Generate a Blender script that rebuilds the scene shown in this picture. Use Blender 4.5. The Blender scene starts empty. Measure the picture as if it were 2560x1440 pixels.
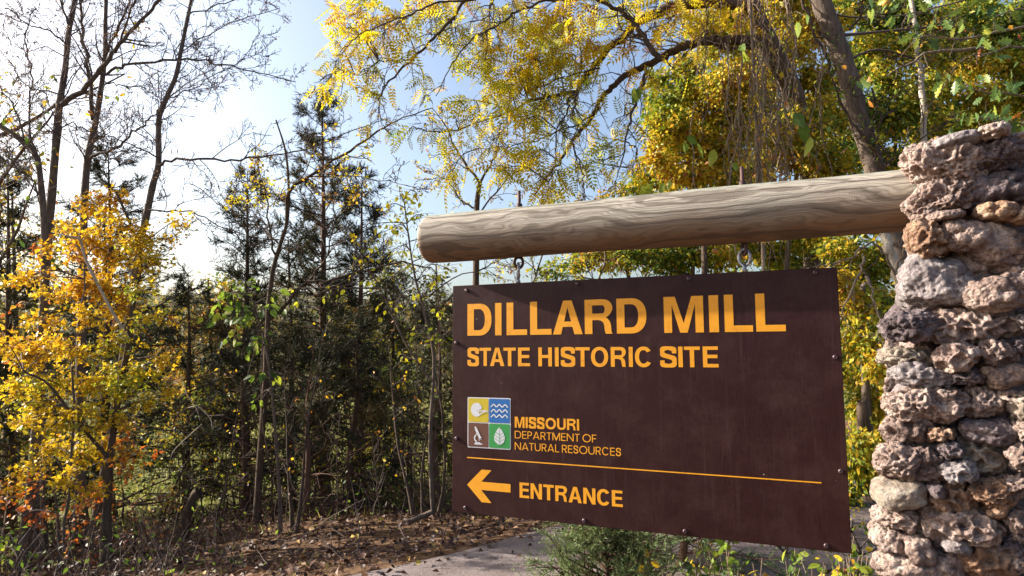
import bpy, math, random
import numpy as np
from mathutils import Matrix, Vector
from mathutils.geometry import tessellate_polygon

# ------------------------------------------------------------------ camera, sky, sun
SC = bpy.context.scene
COL = SC.collection
FPX = 1637.0                                   # focal length in photo pixels (2560 wide)
MR = np.array([[0.99998788, 0.00492266, 0.0],
               [0.00045925, -0.09329256, -0.99563863],
               [-0.00490120, 0.99562657, -0.09329369]])
CAM = np.array([0.0, 0.0, 1.6])
cam_d = bpy.data.cameras.new('camera'); cam = bpy.data.objects.new('camera', cam_d); COL.objects.link(cam)
cam_d.sensor_width = 36.0; cam_d.lens = 36.0 * FPX / 2560.0
cam_d.clip_start = 0.05; cam_d.clip_end = 3000
mw = Matrix([list(r) for r in MR]).to_4x4(); mw.translation = Vector(CAM); cam.matrix_world = mw
SC.camera = cam

SUN_DIR = Vector((-0.89, 0.253, 0.45)).normalized()       # towards the sun
w = bpy.data.worlds.new('World'); SC.world = w; w.use_nodes = True
wn = w.node_tree; bg = wn.nodes['Background']
sky = wn.nodes.new('ShaderNodeTexSky'); sky.sky_type = 'NISHITA'; sky.sun_disc = False
sky.sun_elevation = math.asin(SUN_DIR.z); sky.sun_rotation = math.atan2(SUN_DIR.x, SUN_DIR.y)
sky.air_density = 1.0; sky.dust_density = 4.2; sky.ozone_density = 1.8
wn.links.new(sky.outputs[0], bg.inputs[0]); bg.inputs[1].default_value = 0.105
sd = bpy.data.lights.new('sun', 'SUN'); sd.energy = 5.0; sd.angle = math.radians(0.5); sd.color = (1.0, 0.93, 0.82)
sun = bpy.data.objects.new('sun', sd); COL.objects.link(sun)
sun.rotation_euler = SUN_DIR.to_track_quat('Z', 'Y').to_euler(); sun.location = (-20, 3, 12)
SC.view_settings.view_transform = 'Standard'; SC.view_settings.look = 'None'
SC.view_settings.exposure = 1.42; SC.view_settings.gamma = 1.0
try: SC.view_settings.use_curve_mapping = False
except Exception: pass
SC.render.engine = 'CYCLES'
SC.cycles.max_bounces = 7; SC.cycles.transparent_max_bounces = 4
SC.cycles.diffuse_bounces = 4; SC.cycles.transmission_bounces = 4

# ------------------------------------------------------------------ helpers
def ray(px, py): return MR @ np.array([(px - 1280) / FPX, (720 - py) / FPX, -1.0])
def at(px, py, d):
    r = ray(px, py); return CAM + r * (d / r[1])
def nrm(v): return v / max(1e-9, float(np.linalg.norm(v)))

def hash3(ix, iy, iz, seed=0):
    h = (ix * 374761393 + iy * 668265263 + iz * 2147483647 + seed * 1274126177) & 0xffffffff
    h = ((h ^ (h >> 13)) * 1274126177) & 0xffffffff
    h = ((h ^ (h >> 16)) * 2246822519) & 0xffffffff
    return ((h ^ (h >> 15)) & 0xffffff) / float(0xffffff)
def vnoise(P, seed=0):
    P = np.asarray(P, float); I = np.floor(P).astype(np.int64); f = P - I; f = f * f * (3 - 2 * f)
    out = 0
    for dx in (0, 1):
        for dy in (0, 1):
            for dz in (0, 1):
                wgt = (f[:, 0] if dx else 1 - f[:, 0]) * (f[:, 1] if dy else 1 - f[:, 1]) * (f[:, 2] if dz else 1 - f[:, 2])
                out = out + wgt * hash3(I[:, 0] + dx, I[:, 1] + dy, I[:, 2] + dz, seed)
    return out * 2 - 1
def fbm(P, seed=0, octv=4):
    s = 0; a = 1; t = 0
    for o in range(octv):
        s = s + a * vnoise(P * (2.03 ** o), seed + o * 17); t += a; a *= .52
    return s / t
def worley(P, seed=0):
    I = np.floor(P).astype(np.int64); best = np.full(len(P), 9.0); sec = np.full(len(P), 9.0)
    for dx in (-1, 0, 1):
        for dy in (-1, 0, 1):
            for dz in (-1, 0, 1):
                a, b, c = I[:, 0] + dx, I[:, 1] + dy, I[:, 2] + dz
                q = np.stack([a + hash3(a, b, c, seed), b + hash3(a, b, c, seed + 5), c + hash3(a, b, c, seed + 9)], 1)
                d = np.sqrt(((q - P) ** 2).sum(1))
                sec = np.minimum(sec, np.maximum(best, d)); best = np.minimum(best, d)
    return best, sec

def sstep(a, b, x):
    t = np.clip((x - a) / (b - a), 0, 1); return t * t * (3 - 2 * t)

def mesh_np(name, V, F, mat=None, smooth=False, rnd=None):
    """V (n,3); F: (m,k) array or list of such arrays"""
    if not isinstance(F, (list, tuple)): F = [F]
    F = [np.asarray(f, np.int32) for f in F if len(f)]
    me = bpy.data.meshes.new(name)
    V = np.asarray(V, np.float32)
    me.vertices.add(len(V)); me.vertices.foreach_set('co', V.ravel())
    idx = np.concatenate([f.ravel() for f in F]); cnt = np.concatenate([np.full(len(f), f.shape[1], np.int32) for f in F])
    st = np.concatenate([[0], np.cumsum(cnt)[:-1]]).astype(np.int32)
    me.loops.add(len(idx)); me.loops.foreach_set('vertex_index', idx)
    me.polygons.add(len(cnt)); me.polygons.foreach_set('loop_start', st)
    try: me.polygons.foreach_set('loop_total', cnt)
    except Exception: pass
    if smooth: me.polygons.foreach_set('use_smooth', np.ones(len(cnt), bool))
    if rnd is not None:
        at_ = me.attributes.new('rnd', 'FLOAT', 'POINT'); at_.data.foreach_set('value', np.asarray(rnd, np.float32))
    if mat: me.materials.append(mat)
    me.update(calc_edges=True)
    return me

def link(name, me, parent=None, loc=None):
    o = bpy.data.objects.new(name, me); COL.objects.link(o)
    if parent is not None: o.parent = parent
    if loc is not None: o.location = loc
    return o
def tag(o, label=None, cat=None, group=None, kind=None):
    if label: o['label'] = label
    if cat: o['category'] = cat
    if group: o['group'] = group
    if kind: o['kind'] = kind
    return o
def thing(name, label, cat, loc, group=None):
    o = bpy.data.objects.new(name, None); COL.objects.link(o); o.location = Vector(loc); o.empty_display_size = .1
    return tag(o, label, cat, group)

# ------------------------------------------------------------------ materials
MATS = {}
def newmat(name):
    m = bpy.data.materials.new(name); m.use_nodes = True; nt = m.node_tree
    MATS[name] = m; return m, nt, nt.nodes['Principled BSDF']
def N(nt, t, **k):
    n = nt.nodes.new(t)
    for a, b in k.items(): setattr(n, a, b)
    return n
def ramp(nt, stops, interp='LINEAR'):
    r = N(nt, 'ShaderNodeValToRGB'); cr = r.color_ramp; cr.interpolation = interp
    while len(cr.elements) < len(stops): cr.elements.new(.5)
    for e, (p, c) in zip(cr.elements, stops): e.position = p; e.color = (*c, 1) if len(c) == 3 else c
    return r
def noise(nt, vec, scale, detail=5, rough=.55, dist=0.0):
    n = N(nt, 'ShaderNodeTexNoise'); n.inputs['Scale'].default_value = scale; n.inputs['Detail'].default_value = detail
    n.inputs['Roughness'].default_value = rough; n.inputs['Distortion'].default_value = dist
    if vec is not None: nt.links.new(vec, n.inputs['Vector'])
    return n
def mapping(nt, src, scale=(1, 1, 1), rot=(0, 0, 0)):
    m = N(nt, 'ShaderNodeMapping'); m.inputs['Scale'].default_value = scale; m.inputs['Rotation'].default_value = rot
    nt.links.new(src, m.inputs['Vector']); return m.outputs[0]
def bump(nt, h, strength, dist, b, chain=None):
    n = N(nt, 'ShaderNodeBump'); n.inputs['Strength'].default_value = strength; n.inputs['Distance'].default_value = dist
    nt.links.new(h, n.inputs['Height'])
    if chain: nt.links.new(chain, n.inputs['Normal'])
    nt.links.new(n.outputs[0], b.inputs['Normal']); return n.outputs[0]
def mix(nt, a, b, fac, mode='MIX'):
    m = N(nt, 'ShaderNodeMix', data_type='RGBA', blend_type=mode)
    for s, v in ((6, a), (7, b)):
        if isinstance(v, tuple): m.inputs[s].default_value = (*v, 1)
        else: nt.links.new(v, m.inputs[s])
    if isinstance(fac, float): m.inputs[0].default_value = fac
    else: nt.links.new(fac, m.inputs[0])
    return m.outputs[2]
def math_(nt, op, a, b=None, clamp=False):
    m = N(nt, 'ShaderNodeMath', operation=op); m.use_clamp = clamp
    for i, v in enumerate((a, b)):
        if v is None: continue
        if isinstance(v, (int, float)): m.inputs[i].default_value = v
        else: nt.links.new(v, m.inputs[i])
    return m.outputs[0]
def coord(nt, which='Object'):
    return N(nt, 'ShaderNodeTexCoord').outputs[which]

def leaf_mat(name, stops, trans=.45, rough=.5):
    m, nt, b = newmat(name)
    a = N(nt, 'ShaderNodeAttribute', attribute_name='rnd')
    r = ramp(nt, stops); nt.links.new(a.outputs['Fac'], r.inputs[0])
    c = coord(nt); n = noise(nt, c, 28.0, 2)
    col = mix(nt, r.outputs[0], (0.16, 0.07, 0.02), math_(nt, 'MULTIPLY', math_(nt, 'GREATER_THAN', n.outputs[0], .66), .55))
    nt.links.new(col, b.inputs['Base Color']); b.inputs['Roughness'].default_value = rough
    b.inputs['Specular IOR Level'].default_value = .35
    t = N(nt, 'ShaderNodeBsdfTranslucent'); nt.links.new(col, t.inputs[0])
    mx = N(nt, 'ShaderNodeMixShader'); mx.inputs[0].default_value = trans
    nt.links.new(b.outputs[0], mx.inputs[1]); nt.links.new(t.outputs[0], mx.inputs[2])
    nt.links.new(mx.outputs[0], nt.nodes['Material Output'].inputs[0])
    return m
YEL = (0.66, 0.47, 0.025); GOLD = (0.60, 0.33, 0.025); YG = (0.34, 0.36, 0.03); GRN = (0.13, 0.21, 0.02)
DGR = (0.05, 0.10, 0.018); ORG = (0.62, 0.16, 0.02); BRN = (0.26, 0.11, 0.035); TAN = (0.45, 0.24, 0.09)
M_MAPLE = leaf_mat('maple_leaf', [(0, YG), (.12, (.68, .47, .02)), (.55, (.66, .41, .02)), (.8, (.6, .3, .02)), (.93, ORG), (1, BRN)])
M_CANOPY = leaf_mat('walnut_leaf', [(0, GRN), (.16, YG), (.42, (.54, .50, .02)), (.72, (.76, .56, .015)), (.95, GOLD), (1, BRN)], .55)
M_WOODS = leaf_mat('woodland_leaf', [(0, DGR), (.18, GRN), (.4, YG), (.58, YEL), (.74, (.64, .42, .025)), (.84, GOLD), (.93, BRN), (1, (.45, .17, .03))], .42)
M_GREENISH = leaf_mat('pale_green_leaf', [(0, DGR), (.35, GRN), (.7, (.24, .33, .04)), (1, YG)], .45)
M_LIME = leaf_mat('lime_leaf', [(0, GRN), (.3, YG), (.7, (.6, .55, .02)), (1, YEL)], .5)
M_OAK = leaf_mat('oak_leaf', [(0, (.05, .10, .025)), (.5, (.10, .17, .035)), (.8, (.2, .26, .04)), (1, (.4, .38, .04))], .35, .38)
M_DRY = leaf_mat('dry_leaf', [(0, (.12, .05, .02)), (.4, (.24, .11, .04)), (.75, (.4, .2, .08)), (1, (.55, .34, .16))], .3, .65)
M_LITTER = leaf_mat('litter_leaf', [(0, (.03, .015, .010)), (.5, (.075, .033, .020)), (.8, (.145, .07, .038)), (.96, (.32, .18, .1)), (1, (.5, .36, .05))], .1, .6)
M_RED = leaf_mat('red_orange_leaf', [(0, (.3, .08, .03)), (.4, ORG), (.8, (.7, .3, .05)), (1, GOLD)], .45)
M_CEDAR = leaf_mat('cedar_spray', [(0, (.018, .022, .010)), (.45, (.038, .042, .017)), (.8, (.085, .078, .024)), (1, (.20, .13, .035))], .15, .75)
M_CEDARL = leaf_mat('young_cedar_spray', [(0, (.05, .09, .03)), (.5, (.11, .17, .06)), (1, (.2, .24, .09))], .25, .6)
M_GRASS = leaf_mat('grass_blade', [(0, (.08, .1, .02)), (.5, (.2, .21, .04)), (1, (.38, .32, .1))], .4, .6)
M_FAR = leaf_mat('far_foliage', [(0, (.05, .07, .03)), (.5, (.12, .13, .05)), (.8, (.28, .2, .05)), (1, (.3, .12, .05))], .2, .7)

def bark_mat(name, c1, c2, sc=1.0, bs=.6):
    m, nt, b = newmat(name); c = coord(nt)
    v = mapping(nt, c, (14 * sc, 14 * sc, 2.6 * sc))
    n = noise(nt, v, 3.0, 8, .65, .6)
    n2 = noise(nt, c, 4.0, 3)
    r = ramp(nt, [(.32, c1), (.62, c2)]); nt.links.new(n.outputs[0], r.inputs[0])
    col = mix(nt, r.outputs[0], (c2[0] * 1.2, c2[1] * 1.25, c2[2] * 1.1), math_(nt, 'MULTIPLY', n2.outputs[0], .45))
    nt.links.new(col, b.inputs['Base Color']); b.inputs['Roughness'].default_value = .85
    b.inputs['Specular IOR Level'].default_value = .15
    bump(nt, n.outputs[0], bs, .03, b); return m
M_BARK = bark_mat('grey_brown_bark', (.035, .025, .022), (.17, .125, .10))
M_BARKD = bark_mat('dark_bark', (.03, .02, .017), (.11, .075, .055))
M_CBARK = bark_mat('cedar_bark', (.04, .022, .018), (.15, .085, .06))
M_PALE = bark_mat('pale_bark', (.2, .16, .13), (.55, .46, .38))
M_TWIG = bark_mat('twig_bark', (.045, .032, .03), (.12, .085, .075), 1, .2)
M_VINE = bark_mat('vine_bark', (.08, .055, .04), (.27, .20, .15), 1, .3)
M_POD = leaf_mat('seed_pod', [(0, (.05, .02, .02)), (1, (.12, .05, .04))], .1)

# ------------------------------------------------------------------ tubes
class Tubes:
    def __init__(s): s.V = []; s.F = []; s.n = 0; s.count = 0
    def add(s, P, R, sides=5, cap=False):
        P = np.asarray(P, float); R = np.asarray(R, float); k = len(P)
        T = np.empty_like(P); T[1:-1] = P[2:] - P[:-2]; T[0] = P[1] - P[0]; T[-1] = P[-1] - P[-2]
        T /= np.maximum(1e-9, np.sqrt((T * T).sum(1)))[:, None]
        m = np.abs(T.mean(0)); ref = np.zeros(3); ref[int(np.argmin(m))] = 1
        A = np.cross(T, ref); A /= np.maximum(1e-9, np.sqrt((A * A).sum(1)))[:, None]; B = np.cross(T, A)
        a = np.arange(sides) * (2 * math.pi / sides)
        ring = A[:, None, :] * np.cos(a)[None, :, None] + B[:, None, :] * np.sin(a)[None, :, None]
        s.V.append((P[:, None, :] + ring * R[:, None, None]).reshape(-1, 3))
        i = np.arange(k - 1)[:, None] * sides; j = np.arange(sides)[None, :]; j2 = (j + 1) % sides
        s.F.append((np.stack([i + j, i + j2, i + sides + j2, i + sides + j], -1).reshape(-1, 4) + s.n))
        s.n += k * sides; s.count += 1
    def mesh(s, name, mat, origin=(0, 0, 0), noise_amp=0, nscale=8):
        V = np.concatenate(s.V)
        return mesh_np(name, V - np.asarray(origin), np.concatenate(s.F), mat, smooth=True)

def crom(P, sub=6):
    P = np.asarray(P, float); Q = np.vstack([2 * P[0] - P[1], P, 2 * P[-1] - P[-2]]); out = []
    for i in range(1, len(Q) - 2):
        p0, p1, p2, p3 = Q[i - 1:i + 3]
        for k in range(sub):
            t = k / sub
            out.append(.5 * ((2 * p1) + (p2 - p0) * t + (2 * p0 - 5 * p1 + 4 * p2 - p3) * t * t + (3 * p1 - p0 - 3 * p2 + p3) * t ** 3))
    out.append(P[-1]); return np.array(out)
def pxpath(pts, d0, d1=None, sub=5, jit=.0, rng=None):
    n = len(pts); d1 = d0 if d1 is None else d1
    P = np.array([at(p[0], p[1], p[2] if len(p) > 2 else d0 + (d1 - d0) * i / (n - 1)) for i, p in enumerate(pts)])
    P = crom(P, sub)
    if jit and rng is not None: P[1:-1] += rng.normal(0, jit, (len(P) - 2, 3))
    return P
def wander(p, d, L, n, rng, wob=.25, up=0.0):
    pts = [p]; d = nrm(d); st = L / n
    for i in range(n):
        d = d + rng.normal(0, wob, 3) * .6; d[2] += up; d = nrm(d); pts.append(pts[-1] + d * st)
    return np.array(pts)
def perp_dir(t, ang, rng):
    r = rng.normal(size=3); r -= t * (r @ t); r = nrm(r); return t * math.cos(ang) + r * math.sin(ang)

def sprout(path, r0, r1, n, L, lvl, tub, tips, rng, up=.03, wob=.28, ang=(.5, 1.1), tmin=.15, sides=4, rmin=.0022, kids=(5, 4), shrink=.5, rfac=.55):
    k = len(path)
    for i in range(n):
        t = tmin + (1 - tmin) * ((i + rng.random()) / n); f = t * (k - 1); a = min(int(f), k - 2); u = f - a
        p = path[a] * (1 - u) + path[a + 1] * u; tg = nrm(path[a + 1] - path[a])
        rr = (r0 * (1 - t) + r1 * t) * rfac
        l = L * (1.1 - .55 * t) * rng.uniform(.55, 1.2)
        d = perp_dir(tg, rng.uniform(*ang), rng)
        q = wander(p, d, l, 5 if lvl > 0 else 3, rng, wob, up)
        rs = max(rmin * 1.3, rr)
        tub.add(q, np.linspace(rs, rmin, len(q)), sides if rs > .012 else 3)
        if lvl > 0: sprout(q, rs, rmin, kids[min(lvl - 1, len(kids) - 1)], l * shrink, lvl - 1, tub, tips, rng, up, wob, ang, .15, sides, rmin, kids, shrink, rfac)
        else: tips.append(q)

# ------------------------------------------------------------------ leaves
def fold_leaf(wd, bend=.06, mid=.42):
    V = np.array([(0, 0, 0), (mid, wd / 2, bend), (1, 0, -bend), (mid, -wd / 2, bend)]); return V, np.array([(0, 1, 2), (0, 2, 3)])
def outline_leaf(pts, zf=.12):
    """pts: upper outline from base to tip (x, y>0); mirrored; triangulated to the midrib"""
    up = np.array(pts); n = len(up)
    V = []; F = []
    mid = np.stack([np.clip(up[:, 0], 0, 1), np.zeros(n)], 1)
    for s in (1, -1):
        o = len(V)
        for i in range(n):
            V.append((up[i, 0], s * up[i, 1], zf * abs(up[i, 1]) * 1.3 - .12 * up[i, 0] ** 2)); V.append((mid[i, 0], 0, -.12 * mid[i, 0] ** 2))
        for i in range(n - 1):
            a, b, c, d = o + 2 * i, o + 2 * i + 1, o + 2 * i + 2, o + 2 * i + 3
            f = [(a, b, c), (b, d, c)]
            F += f if s < 0 else [t[::-1] for t in f]
    return np.array(V, float), np.array(F)
OAK = outline_leaf([(0, .01), (.12, .03), (.2, .17), (.3, .07), (.38, .25), (.46, .27), (.52, .1), (.62, .3), (.7, .29), (.74, .12), (.85, .19), (.9, .1), (1.0, .01)])
MAPLE = outline_leaf([(0, .01), (.08, .3), (.2, .14), (.3, .46), (.42, .5), (.5, .2), (.68, .3), (.74, .12), (1.0, .01)])
OVATE = outline_leaf([(0, .01), (.15, .2), (.4, .3), (.7, .2), (1.0, .01)])
ELM = fold_leaf(.5); ELM_N = fold_leaf(.34, .05)
def pinnate(pairs=6, wl=.10, ll=.28):
    V = []; F = []
    def leaflet(p, d, L, W):
        d = d / np.linalg.norm(d); s = np.array([-d[1], d[0], 0]); o = len(V)
        for q in (p, p + d * L * .42 + s * W + [0, 0, .015], p + d * L + [0, 0, -.04], p + d * L * .42 - s * W + [0, 0, .015]): V.append(tuple(q))
        F.extend([(o, o + 2, o + 1), (o, o + 3, o + 2)])
    for i in range(pairs):
        x = .18 + .72 * i / (pairs - 1); z = -.16 * x * x
        k = 1 - .35 * abs(i / (pairs - 1) - .45)
        for s in (1, -1): leaflet(np.array([x, 0, z]), np.array([.55, s * 1.0, -.15]), ll * k, wl * .5 * k)
    leaflet(np.array([.95, 0, -.15]), np.array([1, 0, -.2]), ll, wl * .5)
    o = len(V); V += [(0, .006, 0), (0, -.006, 0), (.95, -.003, -.145), (.95, .003, -.145)]; F += [(o, o + 1, o + 2), (o, o + 2, o + 3)]
    return np.array(V), np.array(F)
PINN = pinnate()
def cedar_spray():
    V = []; F = []; rg = np.random.default_rng(3)
    def bl(p, d, L, W):
        d = nrm(d); s = nrm(np.cross(d, rg.normal(size=3))); o = len(V)
        for q in (p - s * W * .9, p + d * L, p + s * W * .9): V.append(q)
        F.append((o, o + 1, o + 2))
    bl(np.zeros(3), np.array([1, 0, 0.]), 1, .05)
    for i in range(7):
        x = .12 + .75 * i / 6; s = 1 if i % 2 else -1
        bl(np.array([x, 0, 0]), np.array([.9, s * rg.uniform(.5, 1), rg.uniform(-.3, .5)]), .5 - .3 * x, .045)
    return np.array(V), np.array(F)
SPRAY = cedar_spray()

def basis(D, rng, flat=.5, droop=0.0):
    """frames for leaves along directions D; flat = pull of the leaf normal to world up"""
    n = len(D); X = D + 0; X[:, 2] -= droop; X /= np.maximum(1e-9, np.linalg.norm(X, axis=1))[:, None]
    Z = rng.normal(size=(n, 3)) * (1 - flat); Z[:, 2] += flat
    Y = np.cross(Z, X); Y /= np.maximum(1e-9, np.linalg.norm(Y, axis=1))[:, None]; Z = np.cross(X, Y)
    return X, Y, Z
def leaves_mesh(name, P, D, S, tpl, mat, rng, flat=.5, droop=0.0, rnd=None, origin=(0, 0, 0)):
    X, Y, Z = basis(D, rng, flat, droop); V0, F0 = tpl
    V = P[:, None, :] + S[:, None, None] * (V0[None, :, 0, None] * X[:, None, :] + V0[None, :, 1, None] * Y[:, None, :] + V0[None, :, 2, None] * Z[:, None, :])
    n, k = len(P), len(V0)
    F = (F0[None] + (np.arange(n) * k)[:, None, None]).reshape(-1, 3)
    if rnd is None: rnd = rng.random(n)
    return mesh_np(name, V.reshape(-1, 3) - np.asarray(origin), F, mat, rnd=np.repeat(rnd, k))
LEAF_CACHE = {}
def leaf_objects(parent, origin, P, D, S, tpl, tplname, mat, rng, flat, droop, rnd):
    key = (tplname, mat.name)
    if key not in LEAF_CACHE:
        LEAF_CACHE[key] = [mesh_np('leaf_' + tplname, tpl[0], tpl[1], mat, rnd=np.full(len(tpl[0]), (i + .5) / 10)) for i in range(10)]
    X, Y, Z = basis(D, rng, flat, droop)
    for i in range(len(P)):
        o = bpy.data.objects.new('leaf', LEAF_CACHE[key][min(9, int(rnd[i] * 10))]); COL.objects.link(o); o.parent = parent
        m = Matrix(((X[i][0], Y[i][0], Z[i][0]), (X[i][1], Y[i][1], Z[i][1]), (X[i][2], Y[i][2], Z[i][2]))).to_4x4()
        m = Matrix.Translation(Vector(P[i] - origin)) @ m @ Matrix.Scale(float(S[i]), 4)
        o.matrix_basis = m

def proj(P):
    q = (np.asarray(P) - CAM) @ MR          # world -> camera
    z = np.maximum(1e-3, -q[..., 2]); return 1280 + FPX * q[..., 0] / z, 720 - FPX * q[..., 1] / z, -q[..., 2]

MAPLE_S = (np.array([(0, 0, 0), (.3, .48, .06), (.5, .2, .02), (1, 0, -.1), (.5, -.2, .02), (.3, -.48, .06)]), np.array([(0, 1, 2), (0, 2, 3), (0, 3, 4), (0, 4, 5)]))
BULK = {'maple': MAPLE_S, 'ovate': fold_leaf(.58), 'weed': fold_leaf(.5)}
def add_foliage(root, origin, P, D, S, tpl, tplname, mat, rng, n_ind=0, flat=.5, droop=.3, rnd=None, name='foliage'):
    P = np.asarray(P); D = np.asarray(D); S = np.asarray(S)
    if rnd is None: rnd = rng.random(len(P))
    rnd = np.clip(rnd, 0, 1)
    ind = np.zeros(len(P), bool)
    if n_ind:
        x, y, z = proj(P); vis = (z > .5) & (x > 0) & (x < 2560) & (y > 0) & (y < 1440)
        sc = np.where(vis, S / np.maximum(z, .1), 0); ind[np.argsort(-sc)[:n_ind]] = True; ind &= vis
        leaf_objects(root, origin, P[ind], D[ind], S[ind], tpl, tplname, mat, rng, flat, droop, rnd[ind])
    rest = ~ind
    if rest.any():
        o = link(name, leaves_mesh(name, P[rest], D[rest], S[rest], BULK.get(tplname, tpl), mat, rng, flat, droop, rnd[rest], origin), root)
        tag(o, kind='stuff')

def tips_to_leaves(tips, per, size, rng, jit=.02, tstart=.25, spread=.9, svar=.42):
    P = []; D = []
    for q in tips:
        k = len(q); m = max(1, int(per * rng.uniform(.6, 1.4)))
        t = tstart + (1 - tstart) * rng.random(m); f = t * (k - 1); a = np.minimum(f.astype(int), k - 2); u = (f - a)[:, None]
        P.append(q[a] * (1 - u) + q[a + 1] * u + rng.normal(0, jit, (m, 3)))
        tg = q[a + 1] - q[a]; tg /= np.maximum(1e-9, np.linalg.norm(tg, axis=1))[:, None]
        D.append(tg + rng.normal(0, spread, (m, 3)))
    P = np.concatenate(P); D = np.concatenate(D); D /= np.linalg.norm(D, axis=1)[:, None]
    return P, D, size * rng.uniform(1 - svar, 1 + svar, len(P))

# ------------------------------------------------------------------ ground
def edge_dist(x, y): return (x + 1.2) * -.62 + (y - 4.8) * .78      # metres beyond the road's left edge
def gz(x, y):
    x = np.asarray(x, float); y = np.asarray(y, float)
    e = edge_dist(x, y)
    P = np.stack([x * .55, y * .55, np.zeros_like(x)], -1).reshape(-1, 3)
    b = (fbm(P, 3, 3) * .12).reshape(x.shape)
    z = -.15 * np.clip(e, 0, 17) - .02 * np.clip(e - 17, 0, 45) + b * sstep(.15, 1.6, e)
    far = np.hypot(x, y)
    PP = np.stack([x * .012, y * .012, np.zeros_like(x)], -1).reshape(-1, 3)
    h = (fbm(PP, 9, 3)).reshape(x.shape)
    z = z + sstep(75, 330, far) * (26 + 9 * h) * sstep(0, 60, e)
    return z
def gz1(x, y): return float(gz(np.array([x]), np.array([y]))[0])

def build_ground():
    def axis(lo, hi, near, n):
        a = np.linspace(-1, 1, n); s = np.sign(a) * (np.abs(a) * near + (np.abs(a) ** 4) * (hi - near)); return s
    xs = axis(-1, 1500, 22, 200); ys = axis(-1, 1500, 26, 200) + 8
    X, Y = np.meshgrid(xs, ys, indexing='ij'); Z = gz(X, Y)
    V = np.stack([X, Y, Z], -1).reshape(-1, 3); n, m = X.shape
    i = np.arange(n - 1)[:, None] * m; j = np.arange(m - 1)[None, :]
    F = np.stack([i + j, i + m + j, i + m + j + 1, i + j + 1], -1).reshape(-1, 4)
    mt, nt, b = newmat('forest_floor'); c = coord(nt)
    n1 = noise(nt, c, 9.0, 8, .65); n2 = noise(nt, c, .7, 4); n3 = noise(nt, c, 38.0, 4, .7)
    r = ramp(nt, [(.3, (.035, .02, .013)), (.5, (.1, .055, .03)), (.7, (.2, .12, .065))]); nt.links.new(n1.outputs[0], r.inputs[0])
    sep = N(nt, 'ShaderNodeSeparateXYZ'); nt.links.new(c, sep.inputs[0])
    e = math_(nt, 'ADD', math_(nt, 'MULTIPLY', math_(nt, 'ADD', sep.outputs[0], 1.2), -.62), math_(nt, 'MULTIPLY', math_(nt, 'SUBTRACT', sep.outputs[1], 4.8), .78))
    mead = ramp(nt, [(.3, (.08, .085, .02)), (.7, (.2, .18, .045))]); nt.links.new(n2.outputs[0], mead.inputs[0])
    f1 = N(nt, 'ShaderNodeMapRange'); f1.inputs[1].default_value = 7; f1.inputs[2].default_value = 10; nt.links.new(math_(nt, 'ADD', e, math_(nt, 'MULTIPLY', n2.outputs[0], 2.5)), f1.inputs[0])
    col = mix(nt, r.outputs[0], mead.outputs[0], f1.outputs[0])
    f2 = N(nt, 'ShaderNodeMapRange'); f2.inputs[1].default_value = 70; f2.inputs[2].default_value = 95; nt.links.new(e, f2.inputs[0])
    fr = ramp(nt, [(.35, (.05, .06, .03)), (.6, (.14, .11, .05)), (.75, (.2, .1, .04))]); nn = noise(nt, c, .12, 6); nt.links.new(nn.outputs[0], fr.inputs[0])
    col = mix(nt, col, fr.outputs[0], f2.outputs[0])
    nt.links.new(col, b.inputs['Base Color']); b.inputs['Roughness'].default_value = .95; b.inputs['Specular IOR Level'].default_value = .1
    bump(nt, n3.outputs[0], .5, .03, b)
    tag(link('ground', mesh_np('ground', V, F, mt, smooth=True)), kind='structure')
    # road
    A = np.array([-1.2, 4.8]); dr = np.array([.78, .62]); nr = np.array([.62, -.78])
    V = []; ss = np.linspace(-7, 22, 60); ws = np.linspace(0, 2.55, 8)
    for s_ in ss:
        ben = .012 * max(0, s_ - 2) ** 2
        for q in ws:
            wob = .05 * math.sin(s_ * 2.1) * (q == 0)
            p = A + dr * s_ + nr * (q + ben * 1.0 + wob); e_ = edge_dist(p[0], p[1]); V.append((p[0], p[1], .006 + .03 * math.sin(math.pi * q / 2.55)))
    m_ = len(ws); i = np.arange(len(ss) - 1)[:, None] * m_; j = np.arange(m_ - 1)[None]
    F = np.stack([i + j, i + j + 1, i + m_ + j + 1, i + m_ + j], -1).reshape(-1, 4)
    mt, nt, b = newmat('gravelly_asphalt'); c = coord(nt)
    n1 = noise(nt, c, 160, 3, .8); n2 = noise(nt, c, 2.2, 5); n3 = noise(nt, c, 45, 4)
    r = ramp(nt, [(.35, (.15, .115, .11)), (.55, (.27, .215, .20)), (.72, (.46, .38, .35))]); nt.links.new(n1.outputs[0], r.inputs[0])
    col = mix(nt, r.outputs[0], (.11, .075, .06), math_(nt, 'MULTIPLY', math_(nt, 'SUBTRACT', n2.outputs[0], .35, True), 2.2))
    nt.links.new(col, b.inputs['Base Color']); b.inputs['Roughness'].default_value = .9
    bump(nt, math_(nt, 'ADD', n1.outputs[0], math_(nt, 'MULTIPLY', n3.outputs[0], 1.5)), .9, .012, b)
    tag(link('road', mesh_np('road', np.array(V), F, mt, smooth=True)), kind='structure')
build_ground()

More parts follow.
